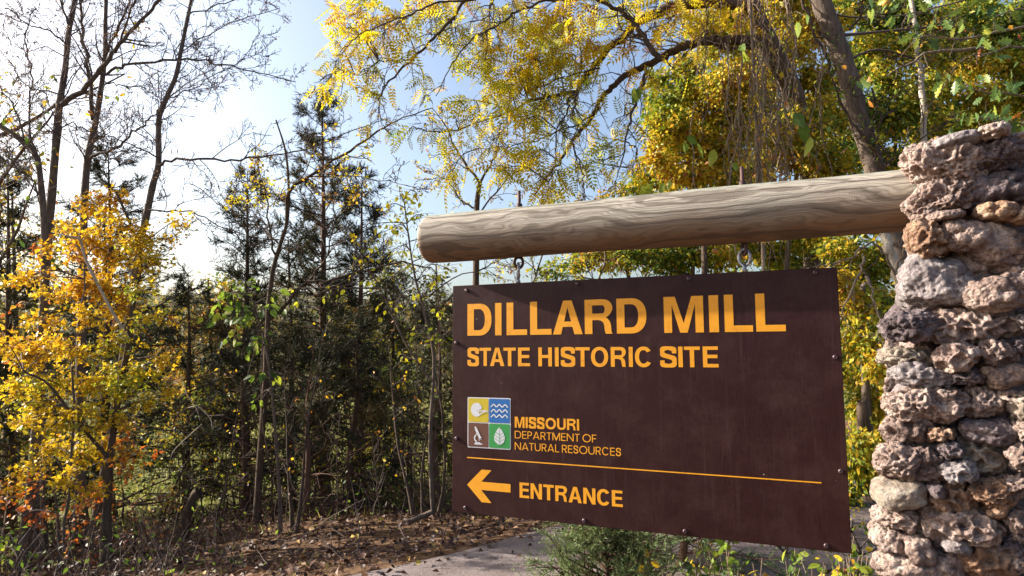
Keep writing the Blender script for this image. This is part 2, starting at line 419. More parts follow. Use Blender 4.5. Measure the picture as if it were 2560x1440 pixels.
def build_litter():
    rng = np.random.default_rng(5); P = []
    n = 80000
    x = rng.uniform(-9, 6, n); y = rng.uniform(3.0, 15, n); e = edge_dist(x, y)
    near = np.exp(-np.clip(y - 5, 0, 99) / 5)
    k = ((e > .02) | ((e < -2.5))) & (rng.random(n) < near + .1) & (e < 9)
    kr = (e > -.45) & (e <= .02) & (rng.random(n) < .7 * (1 + e / .45) ** 2); kk = (e > -2.5) & (e < -.3) & (rng.random(n) < .03)
    k = k | kr | kk
    x, y, e = x[k], y[k], e[k]
    z = gz(x, y) + rng.uniform(.008, .07, len(x)) * np.where(e > 0, 1, .35) + np.where((e < 0) & (e > -2.6), .02, 0)
    P = np.stack([x, y, z], 1); D = rng.normal(size=P.shape); D[:, 2] *= .35; D /= np.linalg.norm(D, axis=1)[:, None]
    S = rng.uniform(.03, .085, len(P))
    h = rng.random(len(P)) < .5
    o1 = leaves_mesh('fallen_leaves', P[h], D[h], S[h], fold_leaf(.6, .12), M_LITTER, rng, .62)
    o2 = leaves_mesh('fallen_oak_leaves', P[~h][:1100], D[~h][:1100], S[~h][:1100] * 1.2, OAK, M_LITTER, rng, .62)
    tag(link('leaf_litter', o1), kind='stuff', label='brown fallen leaves covering the bank beside the road', cat='leaf litter')
    tag(link('leaf_litter', o2), kind='stuff', label='lobed dry brown leaves scattered over the shaded bank', cat='leaf litter')
    # dead sticks
    t = Tubes()
    for i in range(420):
        x = rng.uniform(-8, 5); y = rng.uniform(4.5, 12)
        if edge_dist(x, y) < .1: continue
        p = np.array([x, y, gz1(x, y) + .03]); t.add(wander(p, np.array([rng.normal(), rng.normal(), .12]), rng.uniform(.2, .8), 5, rng, .2, -.02), np.linspace(.007, .003, 6), 3)
    tag(link('fallen_twigs', t.mesh('fallen_twigs', M_TWIG)), kind='stuff', label='thin dead twigs lying among the fallen leaves', cat='twigs')
    # grass / weeds low growth
    n = 16000; x = rng.uniform(-9, 6.5, n); y = rng.uniform(2.6, 13, n); e = edge_dist(x, y)
    cl = fbm(np.stack([x, y, x * 0], 1) * .9, 4, 2)
    k = ((e > .3) & (cl > .12) & (rng.random(n) < np.clip(e / 6 - .3, .05, 1))) | (e < -2.3); x, y = x[k], y[k]
    P = np.stack([x, y, gz(x, y)], 1); D = rng.normal(0, .35, P.shape); D[:, 2] = 1; D /= np.linalg.norm(D, axis=1)[:, None]
    g = leaves_mesh('dry_grass', P, D, rng.uniform(.08, .24, len(P)), fold_leaf(.045, .05, .3), M_GRASS, rng, 0.0)
    tag(link('dry_grass', g), kind='stuff', label='thin dry grass growing on the verge and bank', cat='grass')
    # low brush where the thicket begins
    n = 30000; x = rng.uniform(-9, 5, n); y = rng.uniform(4.5, 13, n); e = edge_dist(x, y); cl = fbm(np.stack([x, y, x * 0], 1) * 1.1, 14, 3)
    hmax = np.clip((e - 1.0) * .22, 0, .55) * (.35 + 1.3 * np.clip(cl + .45, 0, 1)); k = (e > 1.1) & (e < 6.5) & (rng.random(n) < .25 + cl); x, y, hmax = x[k], y[k], hmax[k]
    P = np.stack([x, y, gz(x, y) + hmax * rng.random(len(x))], 1); D = rng.normal(size=P.shape); D /= np.linalg.norm(D, axis=1)[:, None]
    h = rng.random(len(P)) < .6
    for q, mt, lb in ((h, M_LITTER, 'low brown brush of withered leaves at the foot of the thicket'), (~h, M_GREENISH, 'low dull green ground cover among the withered brush')):
        tag(link('ground_cover', leaves_mesh('ground_cover', P[q], D[q], rng.uniform(.03, .07, int(q.sum())), fold_leaf(.5), mt, rng, .4, rnd=rng.random(int(q.sum())) * .8)), kind='stuff', label=lb, cat='ground cover')
    t = Tubes()
    for i in range(900):
        j = rng.integers(len(x)); p = np.array([x[j], y[j], gz1(x[j], y[j])]); t.add(wander(p, np.array([rng.normal(0, .5), rng.normal(0, .5), 1]), rng.uniform(.2, .7), 3, rng, .3), np.linspace(.005, .002, 4), 3)
    tag(link('brush_stems', t.mesh('brush_stems', M_TWIG)), kind='stuff', label='thin dark stems of the low brush along the thicket', cat='brush')
    # meadow grass beyond the trees
    n = 14000; x = rng.uniform(-26, 30, n); y = rng.uniform(13, 42, n); e = edge_dist(x, y); k = e > 7.5; x, y = x[k], y[k]
    P = np.stack([x, y, gz(x, y)], 1); D = rng.normal(0, .4, P.shape); D[:, 2] = 1; D /= np.linalg.norm(D, axis=1)[:, None]
    g = leaves_mesh('meadow_grass', P, D, rng.uniform(.2, .6, len(P)), fold_leaf(.14, .05, .3), M_GRASS, rng, 0.0)
    tag(link('meadow_grass', g), kind='stuff', label='sunlit yellow green meadow grass seen between the trunks', cat='grass')
build_litter()

def build_far():
    rng = np.random.default_rng(8); Ps = []; Ss = []
    for i in range(420):
        a = rng.uniform(-1.0, 1.0); d = rng.uniform(62, 230); x = d * math.sin(a); y = d * math.cos(a)
        if edge_dist(x, y) < 30: continue
        z = gz1(x, y); h = rng.uniform(6, 11); r = h * .36; m = 45
        q = rng.normal(size=(m, 3)); q /= np.linalg.norm(q, axis=1)[:, None]; q *= (rng.random(m) ** .4)[:, None]
        Ps.append(np.array([x, y, z + h * .55]) + q * [r, r, h * .5]); Ss.append(rng.uniform(.8, 1.7, m))
    P = np.concatenate(Ps); S = np.concatenate(Ss); D = rng.normal(size=P.shape); D /= np.linalg.norm(D, axis=1)[:, None]
    rnd = np.clip(.5 + .5 * fbm(P * .05, 2, 2) + rng.normal(0, .15, len(P)), 0, 1)
    tag(link('distant_woods', leaves_mesh('distant_woods', P, D, S, fold_leaf(.7), M_FAR, rng, .2, rnd=rnd)), kind='stuff', label='hazy wooded hillside far beyond the meadow', cat='woods')
build_far()

# ------------------------------------------------------------------ sign
SO = np.array([-0.32945, 3.62753, 0.73272]); SU = np.array([0.916284, -0.400528, 0.0]); SN = np.array([-0.400528, -0.916284, 0.0])
SW, SH, ST = 1.9204, 1.22, .019
def smat():   # local: x along sign, y up, z out of the face
    return Matrix(((SU[0], 0, SN[0], SO[0]), (SU[1], 0, SN[1], SO[1]), (0, 1, 0, SO[2]), (0, 0, 0, 1)))
def arc(cx, cy, rx, ry, a0, a1, n=14, e=2.0):
    out = []
    for i in range(n + 1):
        a = math.radians(a0 + (a1 - a0) * i / n); c, s = math.cos(a), math.sin(a)
        out.append((cx + rx * math.copysign(abs(c) ** (2 / e), c), cy + ry * math.copysign(abs(s) ** (2 / e), s)))
    return out
class Strip(list): pass
def ribbon(pts, wd):
    P = np.array(pts, float); T = np.gradient(P, axis=0); T /= np.linalg.norm(T, axis=1)[:, None]; Nn = np.stack([-T[:, 1], T[:, 0]], 1)
    wd = np.asarray(wd) if np.ndim(wd) else np.full(len(P), wd)
    return Strip([tuple(p) for p in P + Nn * wd[:, None] / 2] + [tuple(p) for p in (P - Nn * wd[:, None] / 2)[::-1]])
def crom2(pts, sub=6):
    return crom([(p[0], p[1], 0) for p in pts], sub)[:, :2]
def glyph(ch, w, t, h):
    """contours [outer, holes...] of a sans capital, height 1"""
    if ch == 'I': return [[[(0, 0), (w, 0), (w, 1), (0, 1)]]]
    if ch == 'L': return [[[(0, 0), (w, 0), (w, h), (t, h), (t, 1), (0, 1)]]]
    if ch == 'T': c = w / 2; return [[[(c - t / 2, 0), (c + t / 2, 0), (c + t / 2, 1 - h), (w, 1 - h), (w, 1), (0, 1), (0, 1 - h), (c - t / 2, 1 - h)]]]
    if ch == 'E': m0, m1 = .52 - h / 2, .52 + h / 2; return [[[(0, 0), (w, 0), (w, h), (t, h), (t, m0), (w * .94, m0), (w * .94, m1), (t, m1), (t, 1 - h), (w * .98, 1 - h), (w * .98, 1), (0, 1)]]]
    if ch == 'F': m0, m1 = .48 - h / 2, .48 + h / 2; return [[[(0, 0), (t, 0), (t, m0), (w * .9, m0), (w * .9, m1), (t, m1), (t, 1 - h), (w, 1 - h), (w, 1), (0, 1)]]]
    if ch == 'H': m0, m1 = .52 - h / 2, .52 + h / 2; return [[[(0, 0), (t, 0), (t, m0), (w - t, m0), (w - t, 0), (w, 0), (w, 1), (w - t, 1), (w - t, m1), (t, m1), (t, 1), (0, 1)]]]
    if ch == 'N': return [[[(0, 0), (t, 0), (t, 1 - t * 1.55), (w - t * 1.08, 0), (w, 0), (w, 1), (w - t, 1), (w - t, t * 1.55), (t * 1.08, 1), (0, 1)]]]
    if ch == 'M': c = w / 2; s = t * .52; k = t * 1.35; return [[[(0, 0), (t * .95, 0), (t * .95, .78), (c - s * .85, 0), (c + s * .85, 0), (w - t * .95, .78), (w - t * .95, 0), (w, 0), (w, 1), (w - k, 1), (c, .26), (k, 1), (0, 1)]]]
    if ch == 'A':
        c = w / 2; s = t * .58; q = t * 1.12; b0, b1 = .22, .22 + h * .92
        def xl(y): return (c - s) * y          # outer left line
        xi = lambda y: q + (c - q) * (y / (1 - t * .75 / max(.2, c)))
        ap = min(.9, 1 - t * .9)
        inner = lambda y: q + (c - q) * (y / ap)
        return [[[(0, 0), (q, 0), (inner(b0), b0), (w - inner(b0), b0), (w - q, 0), (w, 0), (c + s, 1), (c - s, 1)], [(inner(b1), b1), (w - inner(b1), b1), (c, ap)]]]
    if ch == 'D':
        r = w * .52
        o = [(0, 0), (w - r, 0)] + arc(w - r, .5, r, .5, -90, 90, 20, 2.3)[1:-1] + [(w - r, 1), (0, 1)]
        i = [(t, h), (w - r, h)] + arc(w - r, .5, r - t, .5 - h, -90, 90, 20, 2.3)[1:-1] + [(w - r, 1 - h), (t, 1 - h)]
        return [[o, i]]
    if ch == 'O': return [[arc(w / 2, .5, w / 2, .515, 0, 360, 40, 2.15)[:-1], arc(w / 2, .5, w / 2 - t * 1.02, .515 - h * 1.05, 0, 360, 36, 2.15)[:-1]]]
    if ch == 'C': return [[arc(w / 2, .5, w / 2, .515, 34, 326, 36, 2.15) + arc(w / 2, .5, w / 2 - t * 1.02, .515 - h * 1.08, 320, 40, 32, 2.15)]]
    if ch == 'U':
        r = w / 2; return [[[(0, 1)] + arc(r, .36, r, .375, 180, 360, 18, 2.2) + [(w, 1), (w - t, 1)] + arc(r, .36, r - t, .375 - h, 360, 180, 16, 2.2) + [(t, 1)]]]
    if ch == 'P':
        r = .28; yb = .44
        return [[[(0, 0), (t, 0), (t, yb - h / 2)] + arc(w - r, .72 - h * .12, r, .28 + h * .12 , -90, 90, 14, 2.2) + [(0, 1)],
                 [(t, yb + h * .55), (w - r, yb + h * .55)] + arc(w - r, .72 + h * .03, r - t, .28 - h * 1.02, -80, 80, 10, 2.2) + [(w - r, 1 - h), (t, 1 - h)]]]
    if ch == 'R':
        r = min(.3, w * .4); b0, b1 = .42, .42 + h; top = (1 + b0) / 2
        o = [(0, 0), (t, 0), (t, b0 - .02), (w * .5, b0 - .02)]
        if t > .15:
            o += [(w * .6, b0 - .045), (w * .68, b0 - .1), (w * .71, .2), (w * .73, .06), (w * .76, 0), (w, 0), (w * .96, .05), (w * .945, .25), (w * .9, .36), (w * .82, .44), (w * .76, .47), (w * .86, .52), (w * .94, .6)]
            o += arc(w - r, .73, r, .27, -5, 90, 12, 2.2)
        else:
            o += [(w - t * 1.25, 0), (w, 0), (w * .66, b0 + .0), (w * .8, b0 + .05), (w * .9, b0 + .14)] + arc(w - r - .02, .73, r, .27, -5, 90, 12, 2.2)
        o += [(0, 1)]
        rr = r - t; i = [(t, b1), (w - r, b1)] + arc(w - r, (b1 + 1 - h) / 2, rr if t > .15 else rr - .02, (1 - h - b1) / 2, -80, 80, 10, 2.2) + [(w - r, 1 - h), (t, 1 - h)]
        return [[o, i]]
    if ch == 'S':
        xl, xr = t / 2, w - t / 2
        c = crom2([(xr - .01 * w, .67), (w * .83, .86), (w * .5, 1.012 - h / 2), (w * .19, .88), (xl + .01, .72), (w * .2, .6), (w * .5, .515), (w * .8, .43), (xr, .285), (w * .81, .12), (w * .5, -.012 + h / 2), (w * .17, .13), (xl - .0, .33)], 6)
        T = np.gradient(c, axis=0); T /= np.linalg.norm(T, axis=1)[:, None]
        return [[ribbon(c, t * np.abs(T[:, 1]) + h * np.abs(T[:, 0]) * 1.02 + 0.0 * t)]]
    return []
def add_polys(groups, V, F, ox, oy, sx, sy, z=0):
    for g in groups:
        if len(g) == 1 and isinstance(g[0], Strip):
            c = g[0]; n = len(c) // 2; o = len(V); V += [(ox + p[0] * sx, oy + p[1] * sy, z) for p in c]
            for i in range(n - 1):
                a, b = i, 2 * n - 1 - i
                for tr in ((a, a + 1, b), (a + 1, b - 1, b)):
                    A, B, C = [V[o + k] for k in tr]; cr = (B[0] - A[0]) * (C[1] - A[1]) - (B[1] - A[1]) * (C[0] - A[0])
                    F.append(tuple(o + k for k in (tr if cr > 0 else tr[::-1])))
            continue
        vl = [[Vector((p[0], p[1], 0)) for p in c] for c in g]
        flat_ = [p for c in g for p in c]; o = len(V)
        V += [(ox + p[0] * sx, oy + p[1] * sy, z) for p in flat_]
        for tr in tessellate_polygon(vl):
            a, b, c = [np.array(V[o + i][:2]) for i in tr]
            cr = (b[0] - a[0]) * (c[1] - a[1]) - (b[1] - a[1]) * (c[0] - a[0])
            if abs(cr) < 1e-12: continue
            F.append(tuple(o + i for i in (tr if cr > 0 else tr[::-1])))
WID = dict(A=.93, C=.9, D=.84, E=.72, F=.66, H=.82, I=.24, L=.66, M=1.0, N=.84, O=.96, P=.76, R=.84, S=.8, T=.76, U=.84)
WIDT = dict(A=.86, C=.86, D=.86, E=.58, F=.54, H=.8, I=.12, L=.52, M=.98, N=.86, O=1.02, P=.6, R=.66, S=.6, T=.62, U=.78)
def text_auto(txt, x0, x1, y, H, t, h, table, V, F, gap=.12, sp=.34):
    n = 0; items = []; x = 0
    for ch in txt:
        if ch == ' ': x += sp - gap; continue
        wd = t if ch == 'I' else table[ch]
        items.append((ch, x, wd)); x += wd + gap
    tot = x - gap; k = (x1 - x0) / (tot * H)
    for ch, xx, wd in items: add_polys(glyph(ch, wd, t, h), V, F, x0 + xx * H * k, y, H * k, H)
def text_boxes(txt, boxes, y, H, t, h, V, F):
    i = 0
    for ch in txt:
        if ch == ' ': continue
        a, b = boxes[i]; i += 1
        add_polys(glyph(ch, (b - a) / H, t, h), V, F, a, y, H, H)

def build_sign():
    root = thing('hanging_sign', 'large dark brown hanging sign with orange lettering and left arrow below the log', 'sign', (0, 0, 0))
    root.matrix_world = smat()
    # materials
    mp, nt, b = newmat('brown_sign_paint'); c = coord(nt)
    v = mapping(nt, c, (60, 7, 1)); n1 = noise(nt, v, 2.2, 6, .7, .8); n2 = noise(nt, c, 260, 3, .7); n3 = noise(nt, c, 2.2, 3)
    r = ramp(nt, [(.3, (.020, .0060, .0062)), (.7, (.037, .0116, .0108))]); nt.links.new(n1.outputs[0], r.inputs[0])
    sp = math_(nt, 'GREATER_THAN', n2.outputs[0], .735); col = mix(nt, r.outputs[0], (.3, .2, .18), math_(nt, 'MULTIPLY', sp, .6))
    v2 = mapping(nt, c, (9, 9, 9)); vo = N(nt, 'ShaderNodeTexVoronoi'); vo.inputs['Scale'].default_value = 1.0; nt.links.new(v2, vo.inputs['Vector'])
    dus = noise(nt, c, 5, 8, .8); col = mix(nt, col, (.10, .055, .05), math_(nt, 'MULTIPLY', math_(nt, 'SUBTRACT', dus.outputs[0], .45, True), 1.1)); dot = math_(nt, 'LESS_THAN', vo.outputs[0], .022); col = mix(nt, col, (.55, .45, .42), dot)
    nt.links.new(col, b.inputs['Base Color']); b.inputs['Roughness'].default_value = .38; b.inputs['Specular IOR Level'].default_value = .2
    drip = noise(nt, mapping(nt, c, (42, 1.6, 1)), 1.0, 4, .6); col = mix(nt, col, (.13, .08, .075), math_(nt, 'MULTIPLY', math_(nt, 'SUBTRACT', drip.outputs[0], .56, True), .8)); nt.links.new(col, b.inputs['Base Color'])
    cr = N(nt, 'ShaderNodeMath', operation='ABSOLUTE'); nt.links.new(math_(nt, 'SUBTRACT', n1.outputs[0], .5), cr.inputs[0])
    crk = math_(nt, 'LESS_THAN', cr.outputs[0], .03)
    bump(nt, math_(nt, 'ADD', n1.outputs[0], math_(nt, 'MULTIPLY', crk, -.6)), .18, .003, b)
    me_, nt, b = newmat('sign_board_edge'); b.inputs['Base Color'].default_value = (.34, .22, .13, 1); b.inputs['Roughness'].default_value = .8
    n_ = noise(nt, mapping(nt, coord(nt), (300, 4, 260)), 1, 3); nt.links.new(ramp(nt, [(.3, (.25, .15, .09)), (.7, (.45, .31, .2))]).outputs[0], b.inputs['Base Color']); nt.links.new(n_.outputs[0], nt.nodes[-1].inputs[0]) if False else None
    mo, nt, b = newmat('orange_vinyl'); c = coord(nt); n1 = noise(nt, c, 30, 5, .6); n2 = noise(nt, c, 300, 2)
    r = ramp(nt, [(.28, (.60, .24, .012)), (.42, (.78, .325, .010)), (.8, (.84, .36, .012))]); nt.links.new(n1.outputs[0], r.inputs[0])
    nt.links.new(mix(nt, r.outputs[0], (.3, .12, .04), math_(nt, 'MULTIPLY', math_(nt, 'GREATER_THAN', n2.outputs[0], .74), .5)), b.inputs['Base Color'])
    b.inputs['Roughness'].default_value = .45
    # panel: bevelled box
    W, H, T = SW, SH, ST; bv = .002
    V = [(0, 0, -T), (W, 0, -T), (W, H, -T), (0, H, -T), (0, 0, -bv), (W, 0, -bv), (W, H, -bv), (0, H, -bv), (bv, bv, 0), (W - bv, bv, 0), (W - bv, H - bv, 0), (bv, H - bv, 0)]
    F = [(3, 2, 1, 0)] + [(i, (i + 1) % 4, 4 + (i + 1) % 4, 4 + i) for i in range(4)] + [(4 + i, 4 + (i + 1) % 4, 8 + (i + 1) % 4, 8 + i) for i in range(4)] + [(8, 9, 10, 11)]
    me = bpy.data.meshes.new('panel'); me.from_pydata(V, [], F); me.materials.append(mp); me.materials.append(me_)
    for i in range(1, 5): me.polygons[i].material_index = 1
    link('panel', me, root)
    z = .0008
    def textobj(fn):
        V, F = [], []; fn(V, F); m = mesh_np('lettering', np.array(V), np.array(F), mo); return link('lettering', m, root, (0, 0, z))
    B = [0.0924, 0.2384, 0.2598, 0.2975, 0.3273, 0.4454, 0.4629, 0.5818, 0.5895, 0.75, 0.7616, 0.9056, 0.9269, 1.0751, 1.1601, 1.3449, 1.3703, 1.4135, 1.4394, 1.5628, 1.5765, 1.7013]
    textobj(lambda V, F: text_boxes('DILLARDMILL', list(zip(B[::2], B[1::2])), .9425, .1735, .228, .17, V, F))
    B = [0.0934, 0.1620, 0.1660, 0.2351, 0.2290, 0.3136, 0.3083, 0.3801, 0.3925, 0.4605, 0.5074, 0.5823, 0.5988, 0.6194, 0.6312, 0.7073, 0.7094, 0.785, 0.7914, 0.88, 0.8932, 0.9698, 0.9837, 1.0036, 1.0144, 1.0985, 1.1367, 1.2145, 1.2228, 1.2433, 1.2498, 1.3234, 1.3362, 1.4064]
    textobj(lambda V, F: text_boxes('STATEHISTORICSITE', list(zip(B[::2], B[1::2])), .779, .0975, .205, .165, V, F))
    textobj(lambda V, F: text_auto('MISSOURI', .3717, .724, .4602, .0562, .215, .185, {**WID, 'O': 1.02, 'S': .72}, V, F, .11))
    textobj(lambda V, F: text_auto('DEPARTMENT OF', .3714, .8122, .405, .0385, .115, .105, WIDT, V, F, .13, .36))
    textobj(lambda V, F: text_auto('NATURAL RESOURCES', .3711, .935, .3465, .0385, .115, .105, WIDT, V, F, .13, .36))
    textobj(lambda V, F: text_auto('ENTRANCE', .3968, .939, .105, .077, .225, .17, WID, V, F, .1))
    V, F = [], []; add_polys([[[(.0917, .2868), (1.8163, .2830), (1.8165, .2885), (.0917, .2930)]]], V, F, 0, 0, 1, 1)
    link('divider_line', mesh_np('divider_line', np.array(V), np.array(F), mo), root, (0, 0, z))
    V, F = [], []; add_polys([[[(.092, .1475), (.1785, .0630), (.2360, .0630), (.1765, .1260), (.346, .1260), (.346, .1688), (.1765, .1688), (.2360, .2318), (.1785, .2318)]]], V, F, 0, 0, 1, 1)
    link('arrow', mesh_np('arrow', np.array(V), np.array(F), mo), root, (0, 0, z))
    # emblem
    def flatmat(name, col):
        m, nt, b = newmat(name); n = noise(nt, coord(nt), 60, 4)
        nt.links.new(mix(nt, col, (col[0] * .7, col[1] * .7, col[2] * .7), math_(nt, 'MULTIPLY', n.outputs[0], .5)), b.inputs['Base Color']); b.inputs['Roughness'].default_value = .45; return m
    mw_ = flatmat('emblem_white', (.66, .66, .7)); my = flatmat('emblem_yellow', (.56, .43, .02)); mb = flatmat('emblem_blue', (.012, .13, .40)); mg = flatmat('emblem_green', (.03, .28, .06)); mbr = flatmat('emblem_brown', (.13, .05, .03))
    X0, Y0, X1, Y1 = .0940, .3442, .3490, .6110
    def rrect(x0, y0, x1, y1, r):
        return arc(x1 - r, y1 - r, r, r, 0, 90, 5) + arc(x0 + r, y1 - r, r, r, 90, 180, 5) + arc(x0 + r, y0 + r, r, r, 180, 270, 5) + arc(x1 - r, y0 + r, r, r, 270, 360, 5)
    def flat_obj(name, polys, mat, par, z_, ox=0, oy=0, s=1):
        V, F = [], []; add_polys(polys, V, F, ox, oy, s, s); return link(name, mesh_np(name, np.array(V), np.array(F), mat), par, (0, 0, z_))
    plate = flat_obj('emblem', [[rrect(X0, Y0, X1, Y1, .008)]], mw_, root, z)
    gp = .005; cx = (X0 + X1) / 2; cy = (Y0 + Y1) / 2
    sq = {}
    for nm, (a, b_, c_, d), mt in (('yellow', (X0 + gp, cy + gp / 2, cx - gp / 2, Y1 - gp), my), ('blue', (cx + gp / 2, cy + gp / 2, X1 - gp, Y1 - gp), mb), ('brown', (X0 + gp, Y0 + gp, cx - gp / 2, cy - gp / 2), mbr), ('green', (cx + gp / 2, Y0 + gp, X1 - gp, cy - gp / 2), mg)):
        o = flat_obj('emblem_square', [[rrect(a, b_, c_, d, .005)]], mt, plate, .0008); o['label'] = nm + ' square of the emblem'; sq[nm] = ((a + c_) / 2, (b_ + d) / 2)
    zz = .0016
    qx, qy = sq['yellow']
    bird = [(0.0, -.004), (.012, .002), (.022, .001), (.032, .003), (.044, .002), (.055, -.006), (.042, -.006), (.036, -.012), (.026, -.018), (.016, -.012), (.01, -.012)]
    disc = arc(-.010, .002, .034, .037, 20, 330, 36)
    sun_p = [disc + [(.012, -.022), (.004, -.013), (-.002, -.006), (-.010, -.004), (.004, .0), (.01, .004), (.02, .006)]]
    flat_obj('sun_symbol', [sun_p], mw_, plate, zz, qx, qy)
    V, F = [], []; wing = ribbon(crom2([(-.002, -.006), (.012, -.003), (.022, -.004), (.034, -.001), (.048, -.002), (.057, -.009)], 4), .0055)
    wing2 = ribbon(crom2([(.012, -.019), (.024, -.013), (.036, -.008), (.046, -.004)], 4), .006)
    for q in (wing, wing2): add_polys([[q]], V, F, qx, qy, 1, 1, 0 if q is wing else .0004)
    link('bird_symbol', mesh_np('bird_symbol', np.array(V), np.array(F), mw_), plate, (0, 0, zz + .0005))
    qx, qy = sq['blue']; V, F = [], []
    for k in (-1, 0, 1):
        xs = np.linspace(-.05, .05, 49); c_ = np.stack([xs, k * .027 - .0062 * np.cos((xs + .05) / .1 * 2 * math.pi * 3)], 1)
        add_polys([[ribbon(c_, .0062)]], V, F, qx, qy, 1, 1)
    link('wave_symbol', mesh_np('wave_symbol', np.array(V), np.array(F), mw_), plate, (0, 0, zz))
    qx, qy = sq['green']
    lf = [(0, .047)] + [(.013, .032), (.024, .015), (.031, -.003), (.031, -.018), (.024, -.033), (.012, -.044), (0, -.049), (-.012, -.044), (-.024, -.033), (-.031, -.018), (-.031, -.003), (-.024, .015), (-.013, .032)]
    flat_obj('leaf_symbol', [[lf]], mw_, plate, zz, qx, qy)
    V, F = [], []; add_polys([[[(-.001, -.055), (.001, -.055), (.001, .046), (-.001, .046)]]], V, F, qx, qy, 1, 1, 0)
    for k in range(4):
        for s in (1, -1):
            y = .014 - .018 * k; add_polys([[[(0, y - .009), (s * .03, y + .009), (s * .03, y + .0115), (0, y - .0065)]]], V, F, qx, qy, 1, 1, .0003 if s > 0 else .0006)
    link('leaf_veins', mesh_np('leaf_veins', np.array(V), np.array(F), mg), plate, (0, 0, zz + .0006))
    qx, qy = sq['brown']; V, F = [], []
    def bar(a, b_, w_, zq=0): add_polys([[ribbon([a, b_], w_)]], V, F, qx, qy, 1, 1, zq)
    bar((-.022, -.047), (.024, -.047), .007); bar((-.018, -.041), (.012, -.041), .005, .0003)
    add_polys([[ribbon(crom2([(-.008, -.036), (-.019, -.027), (-.021, -.012), (-.013, .0)], 5), .007)]], V, F, qx, qy, 1, 1, .0006)
    bar((-.014, .033), (.012, -.016), .014, .0009); bar((-.019, .043), (-.014, .034), .009, .0003); bar((.004, -.02), (.022, -.012), .003, .0012)
    add_polys([[arc(.006, -.026, .003, .003, 0, 360, 10)[:-1]], [arc(.016, -.022, .003, .003, 0, 360, 10)[:-1]]], V, F, qx, qy, 1, 1, .0003)
    add_polys([[arc(-.006, .006, .0055, .0055, 0, 360, 14)[:-1]]], V, F, qx, qy, 1, 1, .0015)
    link('microscope_symbol', mesh_np('microscope_symbol', np.array(V), np.array(F), mw_), plate, (0, 0, zz))
    # bolts
    mb_, nt, b = newmat('brown_bolt_metal'); b.inputs['Base Color'].default_value = (.07, .04, .045, 1); b.inputs['Metallic'].default_value = .3; b.inputs['Roughness'].default_value = .38
    prof = [(.011, 0), (.0112, .0035), (.0095, .0075), (.006, .0098), (.0032, .0105), (.003, .0085), (0.0001, .0085)]; sd_ = 16
    V = [(r * math.cos(a), r * math.sin(a), z_) for r, z_ in prof for a in [2 * math.pi * k / sd_ for k in range(sd_)]]
    F = [(i * sd_ + j, i * sd_ + (j + 1) % sd_, (i + 1) * sd_ + (j + 1) % sd_, (i + 1) * sd_ + j) for i in range(len(prof) - 1) for j in range(sd_)]
    bm_ = mesh_np('bolt_head', np.array(V), np.array(F), mb_, smooth=True)
    for u_, v_ in [(0.0877, 1.1918), (0.7263, 1.2009), (1.2825, 1.1991), (1.8317, 1.2006), (0.0238, 0.9047), (0.028, 0.3873), (1.8945, 0.8264), (1.8938, 0.3403), (0.0825, 0.0263), (0.7439, 0.0238), (1.2315, 0.0223), (1.8238, 0.0235)]:
        link('bolt_head', bm_, root, (u_, v_, 0))
    # twisted eye hooks screwed in the top edge
    mh, nt, b = newmat('galvanised_steel'); n = noise(nt, coord(nt), 90, 4); r = ramp(nt, [(.35, (.16, .11, .1)), (.6, (.38, .4, .44))]); nt.links.new(n.outputs[0], r.inputs[0]); nt.links.new(r.outputs[0], b.inputs['Base Color']); b.inputs['Metallic'].default_value = .65; b.inputs['Roughness'].default_value = .42
    for u_, rot in ((.3925, 1.15), (1.5364, .25)):
        t = Tubes(); pts = [(0, -.03, 0), (0, .02, 0)]
        pts += [(math.sin(a) * .026, .067 - math.cos(a) * .038, .006 * (a - math.pi) / math.pi) for a in np.linspace(.25, 2 * math.pi - .25, 14)] + [(.0, .018, .006)]
        q = crom(np.array(pts), 4); c_, s_ = math.cos(rot), math.sin(rot); q = np.stack([q[:, 0] * c_, q[:, 1], q[:, 0] * s_ + q[:, 2]], 1)
        t.add(q, np.full(len(q), .0078), 10); t.add(np.array([(0, -.002, 0), (0, .001, 0), (0, .012, 0), (0, .02, 0)]), np.array([.0001, .012, .0115, .006]), 12)
        link('hook', t.mesh('hook', mh), root, (u_, SH, -ST / 2))
build_sign()

